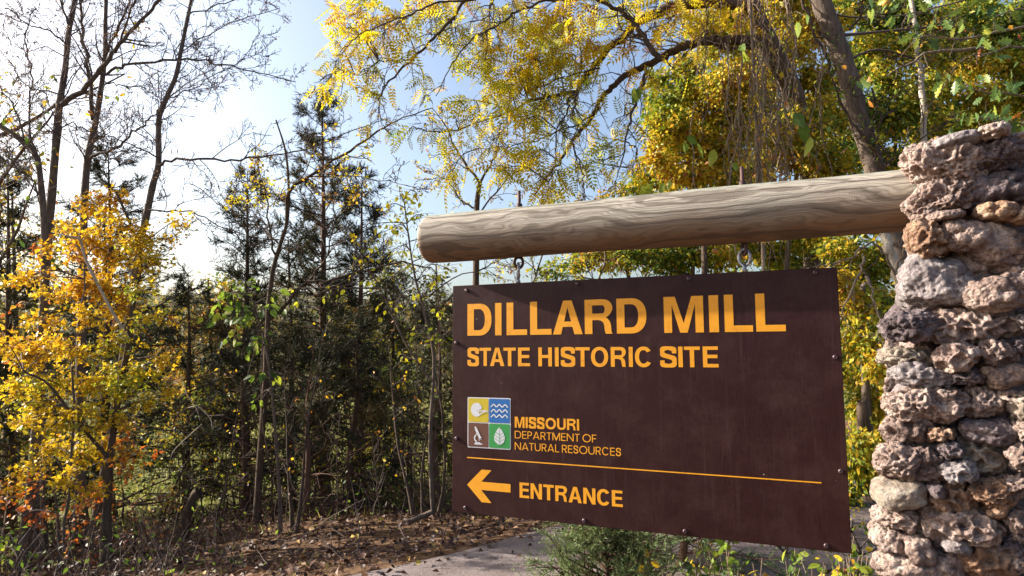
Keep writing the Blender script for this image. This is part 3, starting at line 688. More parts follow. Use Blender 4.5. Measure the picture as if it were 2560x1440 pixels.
# ------------------------------------------------------------------ log beam
def build_log():
    R0 = .1345; zc = 1.4935; u0, u1 = -.165, 2.6
    root = thing('log_beam', 'thick weathered round timber beam carrying the sign, set in the stone pillar', 'beam', (0, 0, 0))
    root.matrix_world = smat() @ Matrix.Translation((0, zc, -ST / 2))
    m, nt, b = newmat('weathered_log'); c = coord(nt)
    sep = N(nt, 'ShaderNodeSeparateXYZ'); nt.links.new(c, sep.inputs[0])
    ang = math_(nt, 'ARCTAN2', sep.outputs[2], sep.outputs[1])        # 0 at top, + to the front
    warp = noise(nt, mapping(nt, c, (1.5, 5, 5)), 1.0, 3, .5)
    warp2 = noise(nt, mapping(nt, c, (3.4, 16, 16)), 1.0, 3, .5)
    lv = math_(nt, 'ADD', math_(nt, 'ADD', math_(nt, 'MULTIPLY', sep.outputs[1], 30.0), math_(nt, 'MULTIPLY', warp.outputs[0], 9.0)), math_(nt, 'MULTIPLY', warp2.outputs[0], 1.6))
    band = math_(nt, 'MULTIPLY', math_(nt, 'ADD', math_(nt, 'SINE', math_(nt, 'MULTIPLY', lv, 3.0)), 1.0), .5)
    band = math_(nt, 'POWER', band, 4.0)
    streak = noise(nt, mapping(nt, c, (3.5, 110, 110)), 1.0, 6, .75)
    blot = noise(nt, mapping(nt, c, (2.0, 4, 4)), 1.0, 4, .6)
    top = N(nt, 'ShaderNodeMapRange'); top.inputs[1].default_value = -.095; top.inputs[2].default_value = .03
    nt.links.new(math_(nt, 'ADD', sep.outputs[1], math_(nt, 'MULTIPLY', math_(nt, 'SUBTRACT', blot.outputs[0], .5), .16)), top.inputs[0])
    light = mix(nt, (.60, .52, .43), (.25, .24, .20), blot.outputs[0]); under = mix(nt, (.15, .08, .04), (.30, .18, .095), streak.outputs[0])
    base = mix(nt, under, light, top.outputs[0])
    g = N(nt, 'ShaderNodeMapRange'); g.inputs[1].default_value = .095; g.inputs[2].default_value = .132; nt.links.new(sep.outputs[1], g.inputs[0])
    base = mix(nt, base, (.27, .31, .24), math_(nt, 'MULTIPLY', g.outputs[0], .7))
    base = mix(nt, base, (.06, .043, .032), math_(nt, 'MULTIPLY', band, .66)); fine_ = math_(nt, 'POWER', math_(nt, 'MULTIPLY', math_(nt, 'ADD', math_(nt, 'SINE', math_(nt, 'MULTIPLY', lv, 14.0)), 1.0), .5), 2.0); base = mix(nt, base, (.09, .065, .048), math_(nt, 'MULTIPLY', fine_, .42))
    base = mix(nt, base, (.09, .065, .05), math_(nt, 'MULTIPLY', math_(nt, 'SUBTRACT', streak.outputs[0], .38, True), 1.6))
    # drying checks: long thin dark lines
    def crack(a0, wd, x0, x1, seed):
        nn = noise(nt, mapping(nt, c, (1.2, .01, .01)), 1 + seed, 3); a = math_(nt, 'ADD', a0, math_(nt, 'MULTIPLY', math_(nt, 'SUBTRACT', nn.outputs[0], .5), .22))
        d = math_(nt, 'ABSOLUTE', math_(nt, 'SUBTRACT', ang, a)); on = math_(nt, 'LESS_THAN', d, wd)
        return math_(nt, 'MULTIPLY', on, math_(nt, 'MULTIPLY', math_(nt, 'GREATER_THAN', sep.outputs[0], x0), math_(nt, 'LESS_THAN', sep.outputs[0], x1)))
    ck = math_(nt, 'MAXIMUM', crack(.78, .012, -.1, 1.05, 0), crack(.93, .014, .75, 2.2, .3)); ck = math_(nt, 'MAXIMUM', ck, crack(1.22, .006, .3, 2.3, .7)); ck = math_(nt, 'MAXIMUM', ck, crack(1.62, .006, .9, 2.3, .5))
    ck = math_(nt, 'MAXIMUM', ck, crack(1.9, .005, -.2, .9, .9))
    base = mix(nt, base, (.03, .014, .008), math_(nt, 'MULTIPLY', ck, .9))
    nt.links.new(base, b.inputs['Base Color']); b.inputs['Roughness'].default_value = .78; b.inputs['Specular IOR Level'].default_value = .2
    rib = N(nt, 'ShaderNodeTexWave', wave_type='BANDS', bands_direction='X'); rib.inputs['Scale'].default_value = 34; rib.inputs['Distortion'].default_value = 2.2; rib.inputs['Detail'].default_value = 2; rib.inputs['Detail Scale'].default_value = 3
    nt.links.new(c, rib.inputs['Vector'])
    rm = math_(nt, 'MULTIPLY', rib.outputs['Fac'], math_(nt, 'MULTIPLY', streak.outputs[0], math_(nt, 'GREATER_THAN', sep.outputs[1], -.09)))
    n1 = bump(nt, rm, .14, .003, b)
    bump(nt, math_(nt, 'SUBTRACT', math_(nt, 'ADD', streak.outputs[0], math_(nt, 'MULTIPLY', band, -.5)), math_(nt, 'MULTIPLY', ck, 2.0)), .45, .006, b, n1)
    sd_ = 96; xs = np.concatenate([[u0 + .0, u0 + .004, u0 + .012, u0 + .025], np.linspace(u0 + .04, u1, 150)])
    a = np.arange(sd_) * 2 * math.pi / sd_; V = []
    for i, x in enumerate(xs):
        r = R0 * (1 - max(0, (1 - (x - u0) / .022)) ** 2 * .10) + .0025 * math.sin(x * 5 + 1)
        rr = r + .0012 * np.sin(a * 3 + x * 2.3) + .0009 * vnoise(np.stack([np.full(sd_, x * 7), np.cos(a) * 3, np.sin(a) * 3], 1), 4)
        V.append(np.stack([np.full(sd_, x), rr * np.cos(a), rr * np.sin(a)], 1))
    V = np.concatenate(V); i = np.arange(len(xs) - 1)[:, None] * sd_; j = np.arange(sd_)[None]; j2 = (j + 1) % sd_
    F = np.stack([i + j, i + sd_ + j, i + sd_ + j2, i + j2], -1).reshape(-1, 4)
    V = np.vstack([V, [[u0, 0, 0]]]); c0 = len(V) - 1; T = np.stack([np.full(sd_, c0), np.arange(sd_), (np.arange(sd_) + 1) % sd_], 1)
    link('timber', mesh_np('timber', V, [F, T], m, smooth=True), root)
    mr, nt, b = newmat('rusty_rod'); n = noise(nt, coord(nt), 60, 5); r = ramp(nt, [(.35, (.03, .018, .018)), (.65, (.11, .05, .04))]); nt.links.new(n.outputs[0], r.inputs[0]); nt.links.new(r.outputs[0], b.inputs['Base Color']); b.inputs['Roughness'].default_value = .7; b.inputs['Metallic'].default_value = .3
    for u_, rot, hh in ((.400, 0.0, .095), (1.540, 1.1, .095)):
        t = Tubes(); k = R0 - .004
        t.add([(0, k, 0), (0, k + .004, 0), (0, k + .0045, 0)], [.0255, .0255, .001], 18)                     # washer
        t.add([(0, k + .004, 0), (0, k + .024, 0), (0, k + .0245, 0)], [.0165, .0165, .001], 6)                 # nut
        t.add([(0, k + .02, 0), (0, k + hh, 0), (0, k + hh + .001, 0)], [.0088, .0088, .001], 10)
        link('threaded_rod', t.mesh('threaded_rod', mr), root, (u_, 0, 0))
        t = Tubes(); pts = [(0, -k + .02, 0), (0, -k - .004, 0)] + [(math.sin(a_) * .021, -k - .034 + math.cos(a_) * .029, .004 * (a_ - math.pi)) for a_ in np.linspace(.35, 2 * math.pi - .3, 14)]
        q = crom(np.array(pts), 3); c_, s_ = math.cos(rot), math.sin(rot); q = np.stack([q[:, 0] * c_, q[:, 1], q[:, 0] * s_ + q[:, 2]], 1)
        t.add(q, np.full(len(q), .008), 8); link('eye_bolt', t.mesh('eye_bolt', mr), root, (u_ - .004, 0, 0))
build_log()

# ------------------------------------------------------------------ stone pillar
def stone_mat(name, c1, c2, c3, pit=1.0):
    m, nt, b = newmat(name); c = coord(nt)
    oi = N(nt, 'ShaderNodeObjectInfo'); va = N(nt, 'ShaderNodeVectorMath', operation='ADD'); nt.links.new(c, va.inputs[0]); nt.links.new(oi.outputs['Location'], va.inputs[1]); v = va.outputs[0]
    n1 = noise(nt, v, 11, 7, .65, .4); n2 = noise(nt, v, 60, 6, .7); n3 = noise(nt, v, 5, 3)
    r = ramp(nt, [(.33, c1), (.52, c2), (.7, c3)]); nt.links.new(n1.outputs[0], r.inputs[0])
    col = mix(nt, r.outputs[0], (.05, .036, .034), math_(nt, 'MULTIPLY', math_(nt, 'SUBTRACT', n2.outputs[0], .45, True), 2.4))
    lic = N(nt, 'ShaderNodeMapRange'); lic.inputs[1].default_value = .60; lic.inputs[2].default_value = .68; nt.links.new(noise(nt, v, 17, 5, .7).outputs[0], lic.inputs[0])
    col = mix(nt, col, (.48, .47, .46), math_(nt, 'MULTIPLY', lic.outputs[0], math_(nt, 'MULTIPLY', n3.outputs[0], .9)))
    nt.links.new(col, b.inputs['Base Color']); b.inputs['Roughness'].default_value = .9; b.inputs['Specular IOR Level'].default_value = .2
    vo = N(nt, 'ShaderNodeTexVoronoi', feature='SMOOTH_F1'); vo.inputs['Scale'].default_value = 75; nt.links.new(v, vo.inputs['Vector'])
    h = math_(nt, 'ADD', math_(nt, 'MULTIPLY', vo.outputs[0], .9 * pit), n2.outputs[0])
    bump(nt, h, 1.0, .028, b); return m
STM = {'pink': stone_mat('pink_tan_stone', (.22, .145, .125), (.56, .41, .345), (.82, .68, .60)),
       'grey': stone_mat('grey_stone', (.17, .14, .145), (.38, .325, .32), (.58, .51, .50), .5),
       'dark': stone_mat('dark_stone', (.08, .058, .062), (.22, .17, .175), (.42, .34, .33)),
       'brown': stone_mat('brown_stone', (.14, .09, .078), (.41, .295, .25), (.68, .54, .47)),
       'orange': stone_mat('orange_stone', (.2, .10, .06), (.43, .26, .17), (.64, .46, .34)),
       'cream': stone_mat('cream_stone', (.2, .15, .11), (.42, .34, .27), (.6, .53, .45), .4)}
ICO = {}
def ico(sub):
    if sub not in ICO:
        import bmesh
        bm = bmesh.new(); bmesh.ops.create_icosphere(bm, subdivisions=sub, radius=1.0)
        ICO[sub] = (np.array([v.co[:] for v in bm.verts]), np.array([[v.index for v in f.verts] for f in bm.faces])); bm.free()
    return ICO[sub]
def stone_mesh(seed, kind, sub, dims, mat):
    P, F = ico(sub); rg = np.random.default_rng(seed); off = rg.uniform(0, 50, 3)
    q = rg.uniform(2.1, 2.9); D = P / ((np.abs(P) ** q).sum(1) ** (1 / q))[:, None]
    hd = np.array(dims) / 2; sc = hd / hd.max(); W = D * hd                 # metric positions
    lowf = fbm(D * 1.25 + off, seed, 2); med = fbm(W * 16 + off, seed + 3, 4)
    amp = min(hd)
    r = lowf * .30 * amp + med * .30 * amp
    if kind == 'pit':
        f1, f2 = worley(W * 21 + off + .35 * med[:, None], seed); g1, g2 = worley(W * 64 + off, seed + 2)
        r += -.040 * sstep(.5, .1, f1) * (.55 + .45 * sstep(-.3, .3, lowf)) + .011 * sstep(.0, .3, f2 - f1) - .013 * sstep(.5, .12, g1)
    elif kind == 'knob':
        f1, f2 = worley(W * 30 + off, seed); r += .022 * np.sqrt(np.clip(1 - (f1 / .8) ** 2, 0, 1)) - .01
    elif kind == 'web':
        f1, f2 = worley(W * 25 + off + .6 * med[:, None], seed); r += .020 * sstep(.45, .0, f2 - f1) - .008 * sstep(.2, .6, f2 - f1) - .008 * sstep(.4, .1, f1) + .009 * fbm(W * 60, seed, 2)
    elif kind == 'smooth':
        g1, g2 = worley(W * 34 + off, seed + 2); r += -.007 * sstep(.35, .1, g1) + .004 * fbm(W * 40 + off, seed, 3)
    V = W + D / np.linalg.norm(D, axis=1)[:, None] * r[:, None]
    V *= 1.04
    return mesh_np('stone', V, F, mat, smooth=True)

def build_pillar():
    root = thing('stone_pillar', 'rugged pillar of pitted brown and grey fieldstones holding the log', 'pillar', (0, 0, 0))
    base = SO + SU * 2.65; root.location = (base[0], base[1], 0)
    fr = Matrix(((SU[0], -SN[0], 0), (SU[1], -SN[1], 0), (0, 0, 1)))       # local x along sign, y away from viewer, z up
    root.rotation_euler = fr.to_euler()
    NF = .26                                                               # front plane offset along SN
    def loc(px, py, out=0.0):
        r = ray(px, py); pl = SO + SN * (NF + out); t = ((pl - CAM) @ SN) / (r @ SN); p = CAM + r * t
        d = p - np.array([base[0], base[1], 0]); return float(d @ SU), -float(d @ SN), float(p[2]), t
    A = lambda x, y: (2160 + x / 2.5725, 300 + y / 2.5725); B = lambda x, y: (2160 + x / 2.4, 840 + y / 2.4); sa, sb = 1 / 2.5725, 1 / 2.4
    L = [(A(500, 260), 510 * sa, 290 * sa, 'pink', 'pit', -14), (A(600, 140), 300 * sa, 120 * sa, 'grey', 'smooth', 10), (A(860, 190), 340 * sa, 250 * sa, 'dark', 'pit', 8), (A(1030, 110), 150 * sa, 120 * sa, 'pink', 'pit', 0), (A(820, 90), 190 * sa, 90 * sa, 'pink', 'pit', 0),
         (A(890, 425), 370 * sa, 245 * sa, 'dark', 'knob', 4), (A(510, 490), 430 * sa, 270 * sa, 'brown', 'pit', 22), (A(390, 750), 225 * sa, 270 * sa, 'orange', 'pit', 5), (A(520, 620), 220 * sa, 75 * sa, 'brown', 'smooth', 5),
         (A(650, 740), 270 * sa, 200 * sa, 'brown', 'knob', -14), (A(850, 600), 200 * sa, 100 * sa, 'orange', 'knob', -12), (A(1020, 610), 150 * sa, 110 * sa, 'orange', 'knob', 0), (A(880, 820), 400 * sa, 330 * sa, 'brown', 'smooth', -32),
         (A(465, 1035), 450 * sa, 370 * sa, 'grey', 'smooth', 6), (A(850, 1115), 340 * sa, 215 * sa, 'brown', 'knob', 12), (A(1020, 1000), 120 * sa, 130 * sa, 'brown', 'pit', 0),
         (A(275, 1325), 325 * sa, 195 * sa, 'dark', 'pit', 6), (A(705, 1320), 540 * sa, 210 * sa, 'pink', 'web', 3), (A(1020, 1290), 100 * sa, 110 * sa, 'grey', 'pit', 0), (A(1010, 890), 110 * sa, 110 * sa, 'brown', 'pit', 0),
         (B(265, 130), 300 * sb, 115 * sb, 'cream', 'pit', -6), (B(560, 130), 200 * sb, 125 * sb, 'pink', 'web', 8), (B(780, 90), 195 * sb, 145 * sb, 'brown', 'pit', -10), (B(930, 60), 100 * sb, 110 * sb, 'dark', 'pit', 0),
         (B(355, 245), 360 * sb, 155 * sb, 'grey', 'pit', -3), (B(620, 240), 190 * sb, 90 * sb, 'dark', 'pit', 0), (B(850, 245), 200 * sb, 145 * sb, 'brown', 'smooth', 14), (B(735, 200), 50 * sb, 45 * sb, 'orange', 'knob', 0),
         (B(370, 410), 430 * sb, 200 * sb, 'pink', 'pit', 6), (B(730, 395), 260 * sb, 190 * sb, 'brown', 'pit', 10), (B(880, 375), 100 * sb, 80 * sb, 'brown', 'pit', 0), (B(945, 420), 110 * sb, 180 * sb, 'cream', 'pit', 0),
         (B(285, 570), 300 * sb, 180 * sb, 'brown', 'pit', 8), (B(465, 595), 140 * sb, 75 * sb, 'orange', 'pit', 6), (B(750, 570), 290 * sb, 150 * sb, 'dark', 'smooth', -6), (B(945, 560), 90 * sb, 100 * sb, 'pink', 'pit', 0),
         (B(285, 765), 360 * sb, 205 * sb, 'brown', 'pit', -4), (B(555, 800), 200 * sb, 125 * sb, 'grey', 'pit', 5), (B(700, 710), 240 * sb, 190 * sb, 'cream', 'web', -25), (B(930, 720), 130 * sb, 160 * sb, 'brown', 'pit', 10), (B(520, 690), 130 * sb, 90 * sb, 'dark', 'pit', 0),
         (B(215, 950), 260 * sb, 190 * sb, 'cream', 'smooth', 10), (B(520, 970), 215 * sb, 180 * sb, 'orange', 'web', 20), (B(770, 925), 260 * sb, 150 * sb, 'orange', 'pit', 6), (B(800, 1020), 130 * sb, 130 * sb, 'orange', 'knob', 55), (B(910, 890), 120 * sb, 130 * sb, 'brown', 'pit', 0),
         (B(210, 1110), 260 * sb, 125 * sb, 'pink', 'pit', 4), (B(590, 1150), 400 * sb, 200 * sb, 'pink', 'web', -6), (B(920, 1110), 120 * sb, 130 * sb, 'brown', 'pit', 10), (B(930, 1190), 80 * sb, 70 * sb, 'pink', 'pit', 0), (B(420, 910), 90 * sb, 90 * sb, 'dark', 'smooth', 0),
         (B(185, 1255), 230 * sb, 170 * sb, 'brown', 'knob', 0), (B(330, 1290), 130 * sb, 160 * sb, 'brown', 'knob', 10), (B(250, 1400), 340 * sb, 130 * sb, 'pink', 'knob', 5), (B(470, 1400), 200 * sb, 160 * sb, 'brown', 'knob', 0), (B(750, 1360), 280 * sb, 200 * sb, 'orange', 'web', -20),
         (B(570, 1270), 160 * sb, 110 * sb, 'grey', 'smooth', 0), (B(870, 1270), 190 * sb, 140 * sb, 'dark', 'pit', 0), (B(930, 1380), 110 * sb, 140 * sb, 'pink', 'pit', 0)]
    rg = np.random.default_rng(77); seed = 100
    for (px, py), w_, h_, mat, kind, rot in L:
        px = px + (12 if py < 640 and px < 2360 else 4 if px < 2330 else 0); x, y, z, t = loc(px, py); s = t / FPX * 1.0                                   # metres per pixel on that face
        w_m, h_m = w_ * s * .97, h_ * s * .91; dep = max(.15, min(.3, .9 * min(w_m, h_m) + .05)); out = 0.0
        edge = px - (2255 if py < 600 else 2215)
        back = .07 * sstep(90, 10, edge) if edge < 90 else 0
        seed += 1; sub = 6 if w_ * h_ > 11000 else 5
        me = stone_mesh(seed, kind, sub, (w_m, dep + back, h_m), STM[mat])
        o = link('stone', me, root, (x, y + dep * .28 + back + rg.uniform(-.05, .03), z)); o.rotation_euler = (rg.uniform(-.15, .15), math.radians(-rot), rg.uniform(-.15, .15))
    # stones of the faces the photograph shows only at the edge, and below the frame
    kinds = ['pit', 'knob', 'pit', 'smooth', 'web']; mats = ['pink', 'grey', 'dark', 'brown', 'orange', 'brown', 'cream']
    lib = [stone_mesh(900 + i, kinds[i % 5], 4, (.26, .2, .17), STM[mats[i % 7]]) for i in range(10)]
    def put(x, y, z, rz):
        o = link('stone', lib[rg.integers(10)], root, (x, y, z)); o.rotation_euler = (rg.uniform(-.2, .2), rg.uniform(-.3, .3), rz); sc = rg.uniform(.85, 1.2); o.scale = (sc, sc, sc)
    xl, xr = -.50, .62; yb = .42
    for z in np.arange(.08, 2.38, .165):
        wl = xl + .15 * sstep(1.5, 2.0, z)
        for y in np.arange(-.05, yb, .2): 
            if abs(z - 2.226) < .21 and abs(y) < .22: continue
            put(wl + .08 + rg.uniform(-.02, .02), y + rg.uniform(-.03, .03), z, 1.57)      # left face
            put(xr, y, z, 1.57)
        for x in np.arange(wl + .12, xr, .23): put(x, yb, z, 0)
        if z < .72:
            for x in np.arange(wl + .08, xr, .23): put(x + rg.uniform(-.02, .02), -.24, z, 0)
    for x in np.arange(xl + .22, xr, .22):
        for y in np.arange(0.0, yb, .2): put(x, y, 2.235 + rg.uniform(-.03, .03), 0)
    for z in np.arange(.7, 2.4, .17): put(xr - .05, -.22, z, .5)
    mm, nt, b = newmat('dark_mortar'); c = coord(nt); n = noise(nt, c, 14, 7, .7); r = ramp(nt, [(.3, (.04, .033, .036)), (.7, (.15, .13, .14))]); nt.links.new(n.outputs[0], r.inputs[0]); nt.links.new(r.outputs[0], b.inputs['Base Color']); b.inputs['Roughness'].default_value = .95
    bump(nt, n.outputs[0], .8, .02, b)
    P, F = ico(6); q = 12; D = P / ((np.abs(P) ** q).sum(1) ** (1 / q))[:, None]
    V = D * [.50, .29, 1.17] + [.07, .09, 1.16]; V[:, 0] = np.where(V[:, 0] < 0, V[:, 0] + .16 * sstep(1.5, 2.0, V[:, 2]), V[:, 0]); V[:, 1] += .10; V += P * (fbm(V * 9, 5, 3) * .025)[:, None]
    link('mortar', mesh_np('mortar', V, F, mm, smooth=True), root)
build_pillar()
#TREES
# ------------------------------------------------------------------ trees
def ground_at(px, py_hint, d):
    p = at(px, py_hint, d); return np.array([p[0], p[1], gz1(p[0], p[1])])
class Tree:
    def __init__(s, name, label, cat, base, seed, group=None):
        s.base = np.array(base, float); s.root = thing(name, label, cat, tuple(s.base), group); s.rng = np.random.default_rng(seed)
        s.tw = Tubes(); s.tips = []; s.nl = 0
    def limb(s, P, r0, r1, mat, name='branch', sides=8, own=True):
        R = np.linspace(r0, r1, len(P)); 
        if name == 'trunk': R = R * (1 + .5 * np.exp(-np.arange(len(P)) / 1.6))
        if own:
            t = Tubes(); t.add(P, R * (1 + .05 * np.sin(np.arange(len(P)) * 1.7)), sides); link(name, t.mesh(name, mat, s.base), s.root)
        else: s.tw.add(P, R, max(4, sides - 2))
        return P
    def sprout(s, P, r0, r1, n, L, lvl, **k): sprout(P, r0, r1, n, L, lvl, s.tw, s.tips, s.rng, **k)
    def twigs(s, mat):
        if s.tw.n: tag(link('twigs', s.tw.mesh('twigs', mat, s.base), s.root), kind='stuff')
    def leaves(s, tips, per, size, tpl, nm, mat, n_ind=0, flat=.45, droop=.35, jit=.03, rnd=None, name='foliage', **k):
        if not tips: return
        P, D, S = tips_to_leaves(tips, per, size, s.rng, jit, **k)
        r = None if rnd is None else rnd(P, s.rng)
        add_foliage(s.root, s.base, P, D, S, tpl, nm, mat, s.rng, n_ind, flat, droop, r, name)
def clump_rnd(freq=1.2, lo=0, hi=1, sp=.18, seed=1):
    def f(P, rng): return np.clip(lo + (hi - lo) * (.5 + .75 * fbm(P * freq, seed, 2)) + rng.normal(0, sp, len(P)), 0, 1)
    return f
def fill_cluster(T, frm, c, rx, ry, rd, n, L=.35, r=.006, tips=None, up=.0, sub=5):
    """a branch from frm to the cluster's middle, then n twigs reaching through its volume"""
    rng = T.rng; tips = T.tips if tips is None else tips
    mid = (frm + c) / 2 + rng.normal(0, .08, 3) * np.linalg.norm(c - frm) + [0, 0, .06]
    B = crom([frm, mid, c], 4); T.tw.add(B, np.linspace(max(r * 1.9, .006 * np.linalg.norm(c - frm) + r), r, len(B)), 4)
    for i in range(n):
        q = rng.normal(size=3); q = q / np.linalg.norm(q) * rng.random() ** .45; tgt = c + q * [rx, rd, ry]
        a = B[rng.integers(len(B) // 2, len(B))]; st = a + (tgt - a) * rng.uniform(0, .35)
        d = tgt - st; m = (st + tgt) / 2 + rng.normal(0, .12, 3) * np.linalg.norm(d); w_ = crom([st, m, tgt], 2)
        T.tw.add(w_, np.linspace(r * .6, .002, len(w_)), 3); tips.append(w_)
        if sub > 5:
            for k in range(2): 
                p = w_[rng.integers(2, len(w_))]; e = wander(p, nrm(rng.normal(size=3) + nrm(d)), L * rng.uniform(.5, 1), 3, rng, .2, up); T.tw.add(e, np.linspace(.003, .0018, 4), 3); tips.append(e)
def pxcluster(T, trunk, cl, d, n, per_m=None, **k):
    """cl: list of (px, py, rx_px, ry_px[, depth])"""
    for c in cl:
        dd = c[4] if len(c) > 4 else d + T.rng.uniform(-.35, .35)
        C = at(c[0], c[1], dd); s = dd / FPX; rx, ry = c[2] * s, c[3] * s
        j = np.argmin(((trunk - C) ** 2).sum(1) + .8 * np.maximum(0, trunk[:, 2] - C[2] + .1) ** 2)
        fill_cluster(T, trunk[j], C, rx, ry, (rx + ry) * .5, max(2, int(n * (rx * ry) / .04)), **k)

# ---- bare trees at the left
def bare_trees():
    specs = [
     ('tall bare tree with the left-leaning top, leftmost of the bare trunks', 8.0,
      [(100, 1365), (98, 1200), (104, 900), (116, 640), (130, 480), (145, 300), (152, 240), (163, 170), (172, 80), (187, 0), (196, -90)], .062, .026,
      [([(155, 262), (220, 212), (262, 160), (300, 112), (345, 60), (392, 8), (420, -30)], .034, .014), ([(238, 192), (290, 170), (345, 158), (430, 151), (500, 151), (580, 168), (650, 180), (740, 205)], .02, .005),
       ([(158, 105), (120, 75), (70, 60), (25, 25), (0, 22)], .012, .004), ([(150, 232), (110, 225), (70, 215), (40, 180), (0, 120)], .012, .004), ([(170, 60), (155, 20), (140, -40)], .016, .01), ([(300, 112), (330, 20), (345, -30)], .014, .008)]),
     ('tall bare tree with upright forked limbs beside the leftmost trunk', 8.3,
      [(205, 1350), (200, 1150), (202, 900), (207, 640), (212, 480), (222, 380), (238, 310), (252, 225), (262, 140), (264, 40), (268, -60)], .062, .021,
      [([(232, 300), (222, 200), (214, 120), (205, 60), (200, 0), (196, -50)], .026, .014), ([(226, 398), (262, 378), (300, 362), (340, 325), (372, 300), (400, 270)], .02, .008), ([(400, 270), (440, 230), (500, 190), (560, 160)], .009, .004),
       ([(262, 140), (290, 80), (320, 20), (335, -40)], .018, .009), ([(256, 200), (300, 215), (350, 218), (390, 240)], .01, .004), ([(232, 330), (180, 310), (120, 330), (60, 300), (10, 310)], .011, .004)]),
     ('thin leaning bare tree with dark hanging seed pods and a long low right branch', 7.6,
      [(225, 1390), (262, 1180), (290, 1010), (322, 800), (345, 640), (370, 520), (383, 460), (396, 412), (396, 330), (399, 290), (418, 240), (440, 190), (452, 130), (466, 60), (480, -10), (490, -70)], .05, .018,
      [([(396, 414), (440, 400), (520, 396), (600, 400), (655, 393), (760, 372), (880, 330), (960, 300)], .017, .004), ([(452, 160), (440, 140), (500, 100), (600, 50), (700, 20)], .01, .004), ([(370, 525), (420, 528), (480, 527), (545, 560), (620, 590), (740, 606)], .011, .004), ([(470, 37), (530, 20), (600, -5), (700, -20)], .009, .005),
       ([(420, 245), (470, 225), (530, 190), (600, 150), (650, 80)], .008, .003), ([(396, 395), (350, 372), (310, 355), (262, 330), (240, 300)], .009, .004)]),
     ('crooked dark bare tree entering low at the left frame edge', 7.2,
      [(60, 1390), (85, 1150), (100, 900), (112, 640), (104, 480), (88, 385), (40, 340), (-10, 305), (-60, 260)], .05, .018,
      [([(88, 385), (72, 330), (72, 250), (80, 180), (60, 100), (90, 20)], .013, .006), ([(105, 500), (80, 450), (40, 420), (0, 400)], .01, .004), ([(60, 345), (40, 280), (10, 230), (-20, 180)], .01, .005)]),
    ]
    out = []
    for i, (lab, d, tp, r0, r1, limbs) in enumerate(specs):
        g = ground_at(tp[0][0], tp[0][1], d); T = Tree('bare_tree', lab, 'bare tree', g, 40 + i, 'bare trees at the left')
        P = pxpath(tp, d, d + .4, 4); P[0] = g - [0, 0, .1]
        T.limb(P, r0, r1, M_BARK, 'trunk', 12)
        k = dict(up=.05, wob=.3, ang=(.45, 1.15), rmin=.0026)
        T.sprout(P[len(P) // 3:], (r0 + r1) / 2 * .5, r1 * .6, 20, .8, 2, kids=(4, 5), **k)
        for lp, a, b in limbs:
            Q = pxpath(lp, d + .1 + T.rng.uniform(-.1, .1), d + .2 + T.rng.uniform(-1.0, .8), 4, .012, T.rng); T.limb(Q, a, b, M_BARK, 'branch', 7)
            L = len(Q); T.sprout(Q, a, b, max(8, L // 2 + 3), .62, 2, kids=(4, 5), **k)
        T.twigs(M_TWIG)
        far = [q for q in T.tips if T.rng.random() < .4]
        T.leaves(far, 2.6, .022, ELM, 'elm', M_DRY, 0, name='seed_clusters')
        if i == 2:                                       # pods
            base = [(502, 180), (507, 225), (485, 230), (345, 10), (333, 30), (440, 300), (425, 290), (432, 365), (490, 215), (240, 90), (555, 190), (635, 190)]
            pv, pf = fold_leaf(.16, .03); pm = mesh_np('seed_pod', pv, pf, M_POD, rnd=np.full(4, .5))
            for (x, y) in base:
                for q in range(5):
                    p = at(x + T.rng.uniform(-14, 14), y + T.rng.uniform(-10, 12), 7.9) - T.base; o = link('seed_pod', pm, T.root, tuple(p)); o.scale = (.085,) * 3; o.rotation_euler = (T.rng.uniform(-1, 1), math.pi / 2 + T.rng.uniform(-.3, .3), T.rng.uniform(0, 6))
        if i == 0: T.leaves([at(x, y, 8) + np.array([[0, 0, 0], [.05, 0, .02], [.1, 0, 0]]) for x, y in [(275, 80), (310, 85), (325, 78), (335, 62), (345, 80), (300, 95)] * 2], 4, .045, MAPLE, 'maple', M_MAPLE, 0)
bare_trees()

